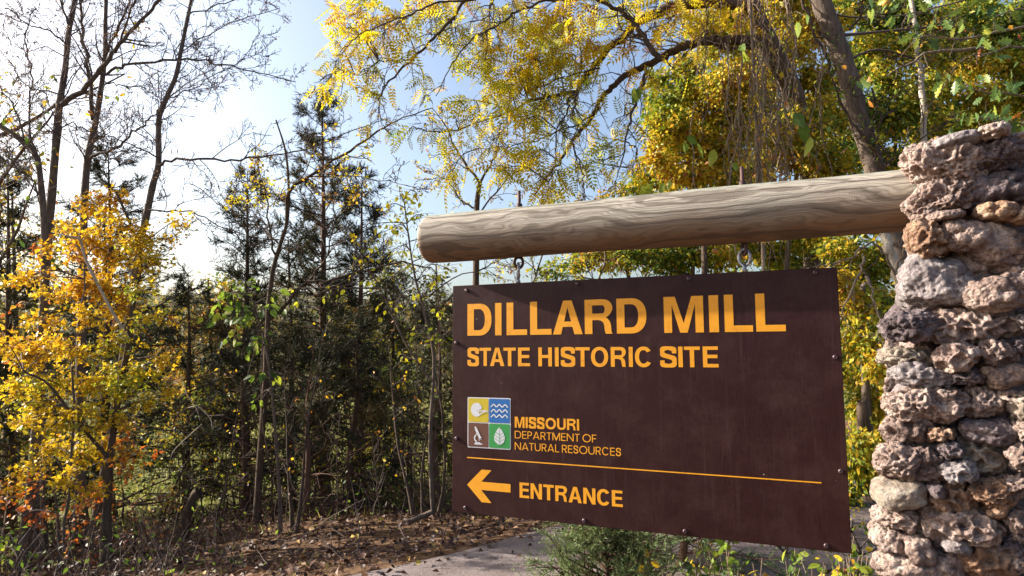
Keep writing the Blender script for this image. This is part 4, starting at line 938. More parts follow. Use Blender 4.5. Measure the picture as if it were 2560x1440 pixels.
# ---- yellow maple in front of them
def yellow_maple():
    d = 6.6; g = ground_at(270, 1340, d); T = Tree('yellow_maple', 'bright golden yellow young maple glowing in the sun at the left', 'maple tree', g, 61)
    tp = [(262, 1370), (275, 1150), (295, 1000), (322, 850), (335, 740), (352, 650), (330, 570), (290, 480)]
    P = pxpath(tp, d, d + .1, 5); P[0] = g - [0, 0, .1]; T.limb(P, .038, .012, M_BARKD, 'trunk', 10)
    Q = pxpath([(322, 850), (270, 760), (215, 650), (200, 600), (165, 590)], d, d - .3, 5); T.limb(Q, .018, .009, M_PALE, 'branch', 7)
    Q2 = pxpath([(275, 1150), (190, 1050), (120, 960), (60, 930)], d, d - .3, 5); T.limb(Q2, .02, .008, M_BARKD, 'branch', 7)
    Q3 = pxpath([(160, 1380), (172, 1200), (186, 1040), (180, 900), (200, 780), (215, 640)], d - .2, d - .1, 5, .008, T.rng); T.limb(Q3, .014, .007, M_BARK, 'branch', 7)
    tr = np.vstack([P[6:], Q, Q2, Q3[4:]])
    cl = [(235, 520, 75, 45), (290, 500, 60, 40), (215, 590, 75, 45), (270, 570, 80, 50), (330, 610, 75, 45), (290, 650, 110, 50), (385, 660, 70, 40), (180, 640, 50, 35), (360, 580, 50, 30), (260, 720, 110, 55), (190, 720, 60, 40), (350, 720, 50, 35),
          (290, 780, 90, 50), (210, 790, 70, 40), (130, 730, 70, 35), (70, 690, 60, 30), (30, 700, 40, 25), (120, 870, 110, 45), (60, 890, 70, 40), (200, 880, 90, 45), (280, 860, 80, 40), (330, 930, 100, 40), (420, 910, 60, 30), (440, 800, 35, 18), (250, 960, 110, 50), (150, 960, 90, 40), (60, 960, 60, 35), (360, 800, 50, 30),
          (200, 1040, 90, 45), (100, 1010, 80, 40), (270, 1050, 70, 40), (40, 1060, 60, 40), (150, 1120, 90, 40), (210, 1150, 70, 40), (60, 1180, 60, 35), (320, 1140, 60, 30), (440, 980, 50, 25), (20, 1220, 40, 25), (160, 1200, 60, 30), (450, 550, 45, 35), (430, 600, 40, 22), (30, 980, 60, 40), (130, 1060, 80, 35), (300, 980, 80, 40), (380, 1010, 50, 30), (250, 1110, 70, 35), (20, 860, 50, 40), (230, 1230, 60, 25), (100, 800, 60, 35), (150, 560, 40, 25), (105, 620, 40, 28)]
    pxcluster(T, tr, cl, d, 18, r=.004)
    T.twigs(M_TWIG)
    T.leaves(T.tips, 11, .043, MAPLE, 'maple', M_MAPLE, 300, flat=.5, droop=.2, jit=.035, rnd=clump_rnd(1.6, .02, .85, .16, 3))
    # red-orange vine leaves and low saplings in its shade
    d = 6.9; g = ground_at(150, 1360, d); T = Tree('orange_sapling', 'low rust orange sapling under the yellow maple', 'sapling', g, 62)
    P = pxpath([(150, 1390), (140, 1250), (120, 1150), (100, 1050)], d, d, 4); P[0] = g; T.limb(P, .016, .006, M_BARK, 'trunk', 6)
    pxcluster(T, P, [(60, 1290, 90, 30), (140, 1270, 70, 30), (230, 1240, 80, 30), (90, 1210, 70, 30), (320, 1180, 70, 30), (310, 1090, 70, 30), (390, 1130, 50, 25), (20, 1250, 50, 30), (350, 1330, 60, 20), (240, 1310, 60, 25)], d, 8, r=.004)
    T.twigs(M_TWIG); T.leaves(T.tips, 4.5, .055, MAPLE, 'maple', M_RED, 120, flat=.5, rnd=clump_rnd(2, 0, 1, .2, 6))
    d = 7.8; g = ground_at(120, 1360, d); T = Tree('vine_on_trunk', 'salmon pink vine leaves climbing the leftmost bare trunk', 'vine', g, 63)
    P = pxpath([(105, 1360), (102, 900), (118, 640), (105, 560), (110, 470)], d - .1, d - .1, 4); T.limb(P, .012, .006, M_VINE, 'trunk', 6)
    pxcluster(T, P, [(95, 610, 30, 40), (115, 590, 25, 30), (75, 640, 30, 25), (60, 700, 40, 20), (120, 740, 40, 30), (40, 770, 40, 25), (50, 900, 45, 20), (30, 290, 25, 20), (70, 330, 20, 15)], d - .1, 9, r=.003)
    T.twigs(M_VINE); T.leaves(T.tips, 2.2, .07, OVATE, 'ovate', M_RED, 60, flat=.2, droop=.9)
yellow_maple()

# ---- cedars
def cedar(label, px, top, base_hint, d, halfw, seed, dens=1.0, clear=.12, mat=None, lean=0, n_lev=None, name='cedar_tree', cat='cedar tree', group='cedar trees across the road', sz=.14, leaf_d=1.0):
    g = ground_at(px, base_hint, d); tip = at(px + lean, top, d); H = tip[2] - g[2]; s = d / FPX; Rm = halfw * s
    T = Tree(name, label, cat, g, seed, group); rng = T.rng; mat = mat or M_CEDAR
    P = crom([g - [0, 0, .1], g + (tip - g) * .3 + [rng.normal(0, .05), 0, 0], g + (tip - g) * .65 + [rng.normal(0, .05), 0, 0], tip], 6)
    T.limb(P, .035 + H * .011, .006, M_CBARK, 'trunk', 10)
    Ps, Ds, Ss = [], [], []; nb = int(H * 17 * dens)
    for i in range(nb):
        t = .04 + .96 * (i + rng.random()) / nb; f = t * (len(P) - 1); a = min(int(f), len(P) - 2); p = P[a] + (P[a + 1] - P[a]) * (f - a)
        L = Rm * (min(1, (1.03 - t) * 1.35) ** .8) * rng.choice([.5, .8, 1.0, 1.2]) * rng.uniform(.8, 1.1) + .06
        th = rng.uniform(0, 2 * math.pi); d_ = np.array([math.cos(th), math.sin(th), rng.uniform(.05, .55)])
        Q = wander(p, d_, L, 6, rng, .12, .05 if t > .3 else -.03); T.tw.add(Q, np.linspace(.004 + .012 * L, .003, 7), 4)
        dead = t < clear or rng.random() < .13
        subs = []
        for k in range(int(3 + L * (9 if not dead else 5))):
            u = rng.uniform(.2, 1) * 5.99; a2 = int(u); p2 = Q[a2] + (Q[a2 + 1] - Q[a2]) * (u - a2); dd = nrm(nrm(Q[a2 + 1] - Q[a2]) + rng.normal(0, .55, 3))
            e = wander(p2, dd, rng.uniform(.12, .42) * (1.1 - .5 * t), 3, rng, .2, .04); T.tw.add(e, np.array([.0045, .003, .0025, .002]), 3); subs.append(e)
        if not dead:
            for e in subs:
                m = int(rng.integers(5, 9) * leaf_d); u = rng.random(m) * 2.999; a3 = u.astype(int); pp = e[a3] + (e[a3 + 1] - e[a3]) * (u - a3)[:, None]
                dd = (e[a3 + 1] - e[a3]); dd /= np.linalg.norm(dd, axis=1)[:, None]; Ps.append(pp + rng.normal(0, .015, pp.shape)); Ds.append(dd + rng.normal(0, .55, pp.shape)); Ss.append(rng.uniform(.7, 1.3, m) * sz)
    T.twigs(M_CBARK)
    Pq = np.concatenate(Ps); D = np.concatenate(Ds); D /= np.linalg.norm(D, axis=1)[:, None]
    add_foliage(T.root, T.base, Pq, D, np.concatenate(Ss), SPRAY, 'spray', mat, rng, 0, 0.0, 0.0, clump_rnd(1.5, 0, .9, .15, seed)(Pq, rng))
    return T
cedar('tallest narrow spire cedar between the bare trees and the log end', 805, 222, 1290, 12.5, 215, 71, 1.25, .15, leaf_d=1.3)
cedar('dark cedar with a pointed top left of the tallest cedar', 618, 425, 1290, 11.5, 160, 72, 1.2, .15, leaf_d=1.3)
cedar('broad dark cedar behind the bare trunks at far left', 270, 350, 1310, 12.0, 240, 73, 1.1, .12, leaf_d=1.2)
cedar('dark cedar cut by the left frame edge', 20, 400, 1320, 11.0, 200, 74, 1.0, .12, leaf_d=1.2)
cedar('short cedar with dead lower branches right beside the left edge of the sign', 1095, 745, 1300, 8.6, 150, 75, 1.1, .3)
cedar('dense squat cedar standing in deep shade below the tallest cedar', 880, 800, 1300, 9.3, 170, 76, 1.3, .12)
cedar('low bushy cedar between the squat cedar and the yellow maple', 610, 790, 1300, 9.8, 190, 77, 1.2, .15)
cedar('small round cedar in front of the meadow at left centre', 470, 680, 1300, 11.5, 150, 78, .9, .15)
cedar('small leaning cedar with bare twigs in the middle of the thicket', 755, 870, 1300, 8.4, 120, 79, .8, .45, lean=30)
cedar('full dark cedar right of the tallest one, its top at log height', 905, 430, 1290, 12.0, 150, 83, 1.2, .2, leaf_d=1.2)
cedar('dark cedar hidden behind the left half of the sign', 1260, 760, 1290, 10.2, 170, 84, .9, .15)
cedar('dark cedar hidden behind the middle of the sign', 1470, 790, 1290, 9.6, 170, 85, .9, .15)
cedar('feathery cedar glimpsed between log end and sign', 985, 690, 1300, 13, 120, 80, .8, .2)
cedar('pale green young cedar bush beside the road under the sign', 1500, 1310, 1420, 3.75, 130, 81, 9.0, .0, M_CEDARL, name='cedar_bush', cat='bush', sz=.07, leaf_d=1.4, group=None)
cedar('darker cedar bush in the shade behind the sign bottom edge', 1680, 1230, 1420, 4.9, 150, 82, 2.5, .0, M_CEDARL, name='cedar_bush', cat='bush', sz=.09, leaf_d=1.3, group=None)

# ---- leafy trees in the middle distance
def middle_trees():
    d = 8.6; g = ground_at(655, 1330, d); T = Tree('slender_forked_tree', 'slender dark tree with a long limb arching right over the thicket', 'tree', g, 91)
    P = pxpath([(640, 1340), (650, 1150), (663, 960), (671, 780), (682, 680), (700, 613), (717, 557), (722, 480), (714, 380), (690, 300)], d, d, 5); P[0] = g - [0, 0, .1]; T.limb(P, .048, .010, M_BARKD, 'trunk', 10)
    for lp, a, b in (([(717, 560), (723, 477), (790, 430), (873, 377), (940, 330), (990, 303), (1080, 270)], .026, .006), ([(672, 800), (707, 770), (767, 707), (833, 698), (917, 673), (993, 657), (1060, 665), (1110, 700)], .024, .006), ([(760, 713), (800, 665), (820, 637), (832, 570), (838, 500), (870, 400)], .015, .004),
                     ([(690, 640), (672, 560), (665, 490), (640, 400)], .015, .004), ([(915, 675), (980, 720), (1040, 770), (1090, 840)], .01, .004), ([(700, 613), (640, 560), (560, 520), (500, 470)], .012, .004), ([(790, 430), (860, 440), (950, 450), (1040, 470)], .01, .003)):
        Q = pxpath(lp, d, d + T.rng.uniform(-.8, .8), 4, .01, T.rng); T.limb(Q, a, b, M_BARKD, 'branch', 7); T.sprout(Q, a, b, 13, .6, 2, kids=(3, 4), up=.03, rmin=.003)
    T.twigs(M_TWIG)
    sel = [q for q in T.tips if 560 < proj(q[-1])[0] < 930 and 250 < proj(q[-1])[1] < 520 and T.rng.random() < .75]
    T.leaves(sel, 3.0, .05, ELM, 'elm', M_CANOPY, 60, flat=.3, rnd=clump_rnd(2, .3, 1, .2, 5))
    # green-leaved small tree
    d = 7.6; g = ground_at(700, 1340, d); T = Tree('green_leaved_sapling', 'sapling with broad soft green leaves in front of the dark cedars', 'sapling', g, 92)
    P = pxpath([(705, 1340), (690, 1100), (670, 900), (640, 780), (620, 720)], d, d, 4); P[0] = g; T.limb(P, .02, .006, M_BARK, 'trunk', 8)
    pxcluster(T, P, [(560, 740, 60, 30), (620, 710, 60, 25), (660, 770, 50, 30), (600, 800, 50, 30), (650, 850, 45, 30), (540, 790, 40, 25), (640, 1000, 25, 20), (660, 940, 40, 30), (580, 830, 40, 25), (700, 730, 40, 20), (610, 870, 30, 20)], d, 11, r=.004)
    T.twigs(M_TWIG); T.leaves(T.tips, 2.8, .095, OVATE, 'ovate', M_GREENISH, 160, flat=.35, droop=.8)
    d = 7.2; g = ground_at(1010, 1340, d); T = Tree('lime_leaved_sapling', 'thin sapling with bright yellow green leaves left of the log end', 'sapling', g, 93)
    P = pxpath([(1085, 1340), (1075, 1100), (1085, 900), (1060, 780), (1035, 680), (1020, 580), (1010, 500)], d, d, 4); P[0] = g; T.limb(P, .022, .006, M_BARK, 'trunk', 8)
    Q = pxpath([(1075, 950), (1010, 850), (950, 720), (900, 640), (870, 600)], d, d - .4, 4); T.limb(Q, .012, .004, M_BARK, 'branch', 6)
    pxcluster(T, np.vstack([P[6:], Q]), [(890, 600, 30, 20), (930, 560, 25, 18), (935, 610, 40, 35), (960, 640, 40, 30), (900, 650, 40, 25), (1000, 560, 50, 30), (960, 580, 40, 30), (860, 580, 22, 12), (1040, 480, 50, 30), (1060, 540, 40, 25), (1000, 620, 30, 25), (800, 735, 40, 14), (740, 765, 30, 15), (725, 720, 30, 12), (825, 725, 30, 15), (880, 700, 30, 12), (950, 790, 16, 20), (1090, 700, 50, 30), (1110, 780, 40, 30), (1140, 680, 50, 25), (1250, 690, 60, 18), (1060, 740, 35, 25), (1000, 690, 30, 20), (1000, 500, 50, 30), (1080, 600, 50, 40), (1100, 850, 40, 40), (1050, 820, 40, 30), (980, 760, 40, 30), (930, 700, 40, 30), (1120, 640, 50, 30), (960, 520, 40, 25), (1020, 900, 40, 30)], d, 14, r=.0035)
    T.sprout(P[10:], .01, .005, 12, .45, 1, kids=(4, 4)); T.twigs(M_TWIG)
    T.leaves(T.tips, 2.6, .055, OVATE, 'ovate', M_LIME, 180, flat=.3, droop=.6, rnd=clump_rnd(2, .15, 1, .2, 5))
    # small forked tree seen over the log
    d = 9.5; g = ground_at(1180, 1250, d); T = Tree('forked_tree', 'small tree forking in a Y above the log', 'tree', g, 94)
    P = pxpath([(1180, 1300), (1185, 900), (1190, 700), (1192, 520), (1200, 455)], d, d, 5); P[0] = g; T.limb(P, .07, .03, M_BARKD, 'trunk', 9)
    for lp, a in (([(1200, 458), (1170, 415), (1140, 370), (1110, 310), (1080, 270)], .022), ([(1200, 458), (1225, 415), (1243, 370), (1250, 300)], .02), ([(1190, 520), (1150, 500), (1120, 450), (1060, 430)], .016), ([(1190, 540), (1240, 480), (1290, 430), (1330, 420)], .014), ([(1188, 680), (1230, 660), (1280, 640)], .012)):
        Q = pxpath(lp, d, d + T.rng.uniform(-.6, .6), 4, .01, T.rng); T.limb(Q, a, .005, M_BARKD, 'branch', 7); T.sprout(Q, a, .005, 12, .6, 2, kids=(3, 4), rmin=.003)
    T.twigs(M_TWIG); sel = [q for q in T.tips if T.rng.random() < .8]; T.leaves(sel, 2.2, .05, ELM, 'elm', M_CANOPY, 0, rnd=clump_rnd(1.5, .3, 1, .2, 2))
    # saplings seen under the log and above the sign
    rg = np.random.default_rng(4)
    labs = ['thin twiggy sapling with sparse yellow leaves right of the left hook', 'pinkish twiggy sapling centred between the two hooks', 'thin twiggy sapling with green tinged leaves just left of the right hook']
    for i, x in enumerate((1340, 1500, 1640)):
        d = 8.0 + i * .5; g = ground_at(x, 1300, d); T = Tree('twiggy_sapling', labs[i], 'sapling', g, 95 + i)
        P = pxpath([(x - 30, 1300), (x + 10, 1000), (x - 15, 760), (x + 14, 640), (x - 8, 580), (x + 15, 530)], d, d, 4, .01, T.rng); P[0] = g; T.limb(P, .018, .005, M_BARK, 'trunk', 7)
        T.sprout(P[6:], .018, .006, 16, .8, 2, kids=(4, 4), up=.06); T.twigs(M_TWIG); T.leaves([q for q in T.tips if T.rng.random() < .9], 3.6, .045, ELM, 'elm', (M_LIME, M_MAPLE, M_CANOPY)[i], 0, rnd=clump_rnd(2, .1, 1, .3, 2))
middle_trees()

# ---- big canopy tree, limbs reaching left over the log
def canopy_tree():
    d = 6.6; g = ground_at(2030, 1330, 9.0); T = Tree('overhanging_walnut', 'big tree whose crooked limbs and yellow green feathery leaves arch over the log', 'tree', g, 101)
    P = pxpath([(2030, 1330, 9), (2035, 900, 9), (2030, 500, 8.7), (1990, 260, 7.9), (1910, 90, 6.8), (1850, -40, 6.6), (1800, -160, 6.6)], d, d, 6); P[0] = g - [0, 0, .1]; T.limb(P, .15, .09, M_BARK, 'trunk', 16)
    limbs = [
     ([(1880, 20), (1800, 8), (1697, 12), (1650, 30), (1600, 50), (1580, 67), (1553, 100), (1520, 123), (1487, 167), (1453, 207), (1443, 230)], .062, .026), ([(1443, 230), (1410, 234), (1380, 240), (1330, 250), (1280, 277), (1207, 302), (1107, 330), (1040, 320)], .02, .005), ([(1443, 230), (1436, 255), (1432, 300)], .016, .007), ([(1440, 235), (1420, 250), (1418, 285), (1390, 325), (1390, 400), (1372, 470)], .012, .004),
     ([(1910, 108), (1813, 103), (1780, 100), (1730, 110), (1680, 130), (1653, 147), (1597, 170), (1553, 197), (1513, 233), (1493, 270), (1467, 310), (1430, 353), (1403, 400), (1363, 447), (1335, 490)], .055, .010),
     ([(1653, 147), (1630, 127), (1607, 90), (1580, 53), (1547, 27), (1500, 0), (1440, -30), (1380, -50)], .030, .016), ([(1613, 170), (1607, 207), (1590, 253), (1577, 293), (1567, 333), (1560, 383), (1543, 443)], .018, .005), ([(1567, 355), (1590, 370), (1590, 400), (1575, 420)], .007, .003),
     ([(1380, -50), (1280, -30), (1167, 0), (1123, 57), (1073, 107), (1033, 147), (990, 187), (960, 220), (947, 260), (955, 300)], .022, .005), ([(1500, -5), (1420, 0), (1363, 2), (1280, 37), (1257, 57), (1220, 75), (1180, 100), (1130, 160), (1090, 240)], .016, .004), ([(1167, 0), (1100, 5), (1040, 30), (980, 50), (900, 90), (850, 130)], .011, .004),
     ([(1480, 290), (1440, 315), (1400, 325), (1340, 350), (1270, 365), (1200, 370)], .01, .004), ([(1033, 147), (985, 152), (950, 150), (920, 170), (860, 200)], .008, .003), ([(1430, 353), (1445, 400), (1455, 440), (1460, 480)], .009, .004), ([(1240, -20), (1222, 30), (1225, 70)], .016, .006),
     ([(1880, 118), (1810, 120), (1760, 105), (1700, 108), (1640, 100), (1570, 88)], .018, .008), ([(1550, 100), (1600, 85), (1660, 60), (1690, 30)], .008, .003), ([(1765, 10), (1768, 60), (1760, 95), (1745, 115)], .008, .004), ([(1500, 170), (1440, 185), (1380, 205), (1340, 225)], .01, .004)]
    allp = [P[10:]]
    for i, (lp, a, b) in enumerate(limbs):
        Q = pxpath(lp, d - .1 + .25 * math.sin(i * 2.3), d - .2 + .7 * math.sin(i * 1.7 + 1), 5, .008, T.rng); T.limb(Q, a, b, M_BARKD, 'branch', 10); allp.append(Q)
        T.sprout(Q, min(a, .02), b, 6 + len(Q) // 4, .45, 1, kids=(4, 4), up=-.03, rmin=.0026, wob=.3)
    tr = np.vstack(allp); bare = list(T.tips); T.tips = []
    cl = [(870, 60, 60, 60), (845, 150, 50, 45), (800, 200, 40, 40), (920, 150, 55, 45), (930, 50, 60, 50), (1000, 60, 70, 45), (1070, 40, 70, 45), (890, 220, 50, 30), (840, 100, 40, 40), (960, 100, 50, 40), (1130, 60, 60, 50), (1180, 110, 60, 45), (1230, 60, 70, 50), (1300, 70, 80, 55),
          (1380, 70, 80, 55), (1440, 90, 70, 50), (1330, 140, 90, 55), (1250, 130, 60, 40), (1400, 160, 70, 45), (1300, 210, 80, 45), (1220, 200, 60, 40), (1360, 220, 60, 40), (1180, 250, 60, 35), (1240, 270, 70, 35), (1310, 300, 80, 40), (1390, 290, 50, 30), (1150, 310, 60, 30), (1060, 320, 60, 25), (1010, 340, 25, 25), (1120, 360, 40, 25), (1230, 350, 70, 35),
          (1330, 380, 60, 40), (1260, 420, 60, 35), (1130, 430, 55, 30), (1400, 440, 50, 35), (1340, 460, 60, 30), (1470, 400, 30, 25), (1500, 350, 30, 25), (1510, 370, 50, 25), (1480, 40, 50, 40), (1560, 20, 60, 25), (1620, 20, 60, 25), (1700, 50, 60, 25), (1640, 70, 40, 25), (1500, 130, 40, 25), (1580, 130, 35, 22), (1600, 220, 30, 25), (1500, 210, 35, 25), (1560, 290, 30, 20), (1640, 200, 30, 22), (1690, 150, 35, 18),
          (1280, 10, 90, 40), (1380, 110, 90, 60), (1450, 140, 50, 40), (1300, 170, 90, 50), (1350, 260, 60, 40), (1290, 250, 70, 40), (1780, 60, 60, 40), (1740, 40, 60, 40), (1850, 40, 60, 40), (1800, 0, 60, 40), (1100, -10, 90, 40), (1420, 0, 90, 40), (900, 0, 70, 40), (1700, -10, 90, 30), (1060, 200, 30, 30), (1210, 160, 60, 40), (1050, 130, 30, 25)]
    pxcluster(T, tr, cl, d, 15, r=.004)
    T.twigs(M_TWIG)
    T.leaves(T.tips, 2.0, .2, PINN, 'pinnate', M_CANOPY, 300, flat=.35, droop=.55, jit=.03, rnd=clump_rnd(1.4, .1, .95, .16, 3))
    T.leaves([q for q in bare if T.rng.random() < .25], 1.2, .17, PINN, 'pinnate', M_CANOPY, 0, flat=.3, droop=.6, rnd=clump_rnd(1.4, .35, 1, .16, 3))
canopy_tree()

# ---- woods at the right
def right_woods():
    rg = np.random.default_rng(12)
    # big leaning trunk
    d = 6.4; g = ground_at(2400, 1300, d); T = Tree('leaning_tree', 'thick grey barked trunk leaning left behind the right end of the log', 'tree', g, 111)
    P = pxpath([(2345, 1330), (2320, 1050), (2290, 820), (2250, 640), (2205, 520), (2180, 400), (2145, 290), (2120, 190), (2085, 90), (2050, 0), (2010, -110), (1990, -220)], d, d - .1, 6); P[0] = g - [0, 0, .2]; T.limb(P, .095, .092, M_BARK, 'trunk', 18)
    for lp, a, b in (([(2210, 430), (2175, 340), (2195, 250), (2130, 240)], .012, .005), ([(2005, 0), (2030, 70), (2060, 130), (2080, 190), (2120, 290), (2175, 360), (2210, 400)], .016, .008), ([(2180, 220), (2200, 300), (2195, 350), (2230, 400)], .01, .006), ([(2125, 75), (2150, 40), (2160, 0), (2200, -40)], .014, .008), ([(2200, 420), (2260, 380), (2330, 330), (2400, 300)], .01, .004)):
        Q = pxpath(lp, d - .15, d - .2, 5, .01, T.rng); T.limb(Q, a, b, M_BARKD, 'branch', 8); T.sprout(Q, a, b, 7, .35, 1, kids=(4,), rmin=.003)
    T.sprout(P[20:], .02, .012, 14, .5, 1, kids=(4, 4), rmin=.003)
    pxcluster(T, P, [(2150, 200, 60, 40, 6.1), (2300, 150, 80, 50, 7.2), (2200, 40, 80, 50, 7), (2100, 250, 40, 40, 6.9), (2400, 60, 80, 60, 7.4)], d, 12)
    T.twigs(M_TWIG); T.leaves(T.tips, 2.0, .05, ELM, 'elm', M_WOODS, 0, rnd=clump_rnd(1.3, .1, .9, .2, 8))
    # pale gnarled trunk below the log
    d = 5.6; g = ground_at(2300, 1300, d); T = Tree('pale_gnarled_tree', 'pale flaking gnarled trunk between sign and pillar below the log', 'tree', g, 112)
    P = pxpath([(2330, 1340), (2310, 1000), (2275, 800), (2262, 740), (2235, 660), (2215, 600), (2205, 560), (2190, 480)], d, d, 6, .008, T.rng); P[0] = g; T.limb(P, .06, .03, M_PALE, 'trunk', 12)
    for lp in ([(2250, 700), (2210, 640), (2180, 610), (2130, 640), (2090, 660), (2030, 668)], [(2240, 680), (2260, 620), (2290, 600)], [(2160, 640), (2140, 700), (2110, 780), (2100, 800)], [(2165, 690), (2185, 740), (2200, 800), (2195, 860)]):
        Q = pxpath(lp, d - .1, d - .3, 5, .01, T.rng); T.limb(Q, .012, .004, M_VINE, 'branch', 7); T.sprout(Q, .008, .004, 7, .3, 1, kids=(3,))
    T.twigs(M_VINE)
    d = 8.2; g = ground_at(2312, 1250, d); T = Tree('pale_thin_tree', 'thin pale trunk standing just above the pillar top', 'tree', g, 113)
    P = pxpath([(2325, 1250), (2318, 700), (2314, 420), (2308, 260), (2290, 100), (2270, -60)], d, d, 5, .01, T.rng); P[0] = g; T.limb(P, .05, .025, M_PALE, 'trunk', 9); T.sprout(P[8:], .02, .008, 14, .7, 2, kids=(4, 3)); T.twigs(M_VINE)
    T.leaves(T.tips, 1.3, .05, ELM, 'elm', M_WOODS, 0, rnd=clump_rnd(1.3, .1, .9, .2, 8))
    # leafy trees, each with its own stem and crown
    trees = [('yellow green tree reaching left over the log beside the sky gap', 1760, 7.6, [(1650, 200, 50, 40), (1720, 230, 70, 50), (1800, 200, 70, 60), (1650, 290, 60, 45), (1740, 300, 90, 60), (1830, 290, 80, 60), (1700, 370, 90, 50), (1640, 400, 60, 35), (1800, 380, 90, 60), (1600, 450, 70, 25), (1720, 440, 90, 40), (1560, 470, 40, 18), (1860, 120, 60, 60), (1780, 130, 40, 40), (1840, 450, 80, 40), (1670, 240, 50, 40), (1850, 200, 70, 60), (1640, 340, 50, 40), (1760, 70, 70, 60), (1830, 50, 70, 60), (1720, 170, 60, 50), (1790, 240, 70, 60), (1580, 480, 50, 20), (1680, 320, 70, 50), (1770, 350, 80, 60), (1850, 350, 80, 60), (1760, 430, 90, 40), (1690, 430, 70, 40)], .15, .95),
             ('golden tree behind the hanging vines above the log', 1980, 8.3, [(1900, 60, 80, 70), (1990, 100, 80, 70), (1940, 200, 90, 70), (2040, 200, 80, 70), (1900, 300, 90, 70), (2010, 310, 90, 70), (1950, 400, 90, 60), (2060, 400, 80, 60), (1880, 420, 70, 50), (2080, 300, 70, 60), (2000, 20, 90, 60), (1850, 60, 60, 50)], .3, 1.0),
             ('olive green tree right of the leaning trunk', 2260, 8.8, [(2200, 60, 80, 70), (2280, 130, 90, 70), (2220, 200, 80, 60), (2330, 220, 90, 70), (2240, 310, 80, 60), (2340, 330, 90, 60), (2200, 400, 80, 50), (2280, 400, 80, 50), (2260, 20, 90, 60), (2170, 130, 60, 60), (2300, 270, 90, 60)], .0, .8),
             ('shadowy green and gold tree above the pillar', 2470, 9.2, [(2400, 40, 90, 70), (2500, 60, 90, 70), (2420, 150, 90, 70), (2520, 160, 90, 70), (2450, 240, 90, 60), (2540, 260, 80, 60), (2400, 300, 90, 60), (2500, 330, 90, 50), (2560, 20, 70, 60), (2600, 200, 90, 90), (2640, 60, 90, 90), (2460, 380, 120, 60)], .1, .85),
             ('yellow leaved tree filling the gap between sign top and log', 1800, 8.6, [(1620, 600, 70, 40), (1700, 620, 80, 40), (1790, 640, 80, 50), (1880, 620, 80, 50), (1960, 630, 80, 50), (1560, 640, 60, 25), (1660, 660, 70, 30), (1760, 560, 90, 50), (1920, 560, 90, 50), (1640, 520, 60, 40), (2030, 600, 70, 50), (1470, 640, 60, 30), (1540, 610, 60, 30), (1420, 670, 60, 22), (1350, 680, 50, 20)], .2, .9),
             ('gold and brown tree in the gap between sign and pillar', 2160, 7.6, [(2100, 620, 80, 50), (2180, 680, 80, 60), (2140, 760, 80, 60), (2220, 780, 60, 60), (2160, 860, 80, 60), (2150, 950, 70, 60), (2220, 920, 70, 60), (2180, 1030, 70, 60), (2240, 620, 70, 60), (2080, 700, 60, 50), (2260, 850, 60, 60), (2230, 1010, 60, 50)], .25, 1.0),
             ('dark green shrub low between sign and pillar', 2170, 6.9, [(2160, 1120, 70, 50), (2200, 1180, 60, 50), (2170, 1250, 60, 50), (2150, 1320, 60, 40), (2230, 1100, 60, 50), (2100, 1250, 60, 50), (2200, 1330, 60, 40), (2120, 1180, 50, 50)], .05, .8)]
    trees[3][3].extend([(2340, 60, 90, 70), (2440, 330, 90, 60), (2560, 120, 90, 80)]); trees[1][3].extend([(1950, 120, 90, 80), (2060, 60, 80, 70), (2040, 270, 80, 70), (1870, 220, 80, 70), (1930, 340, 90, 60), (2100, 420, 80, 50), (1920, -10, 90, 50)]); trees[2][3].extend([(2180, 270, 80, 70), (2110, 360, 60, 60), (2360, 130, 80, 70), (2130, 20, 70, 70)])
    extra = [('leafy tree far back behind the sign, left of its centre', 1560, 11.0), ('leafy tree far back behind the sign, at its centre', 1750, 10.6), ('leafy tree far back behind the sign, right of its centre', 1950, 11.2), ('leafy tree in the back row behind the gap beside the pillar', 2150, 11.0), ('leafy tree in the back row just above the pillar', 2360, 11.4), ('tree with golden top in the back row at the right frame edge', 2560, 11.6)]
    for k, (lab, x, d) in enumerate(extra):
        cl = []
        lo = 560 if k == 0 else (260 if k == 1 else -80)
        for y in range(lo, 1260, 92):
            for q in range(2): cl.append((x + rg.uniform(-105, 105), y + rg.uniform(-30, 30), 75, 60))
        trees.append((lab, x, d, cl, rg.uniform(.0, .25), rg.uniform(.75, 1.0)))
    for i, (lab, x, d, cl, lo, hi) in enumerate(trees):
        g = ground_at(x + 20, 1300, d); T = Tree('woodland_tree' if i != 6 else 'shrub', lab, 'tree' if i != 6 else 'shrub', g, 120 + i)
        top = min(c[1] for c in cl) + 60
        P = pxpath([(x + 20, 1300), (x + rg.uniform(-20, 20), 1000), (x + rg.uniform(-25, 25), max(top + 60, 700)), (x + rg.uniform(-25, 25), (top + 700) / 2 if top < 600 else top + 30), (x, top)], d, d, 5); P[0] = g - [0, 0, .1]
        T.limb(P, .06, .012, M_BARK if i % 2 else M_BARKD, 'trunk', 9)
        pxcluster(T, P, cl, d, 17 if i < 7 else 9, r=.004)
        T.twigs(M_TWIG)
        near = i < 7
        T.leaves(T.tips, 26 if near else 17, .056 if near else .09, OVATE if near else ELM, 'ovate' if near else 'elm', M_WOODS, 160 if near else 0, flat=.35, droop=.6, jit=.05, rnd=clump_rnd(1.1, lo * .6, hi * .74, .2, 20 + i), svar=.45)
right_woods()

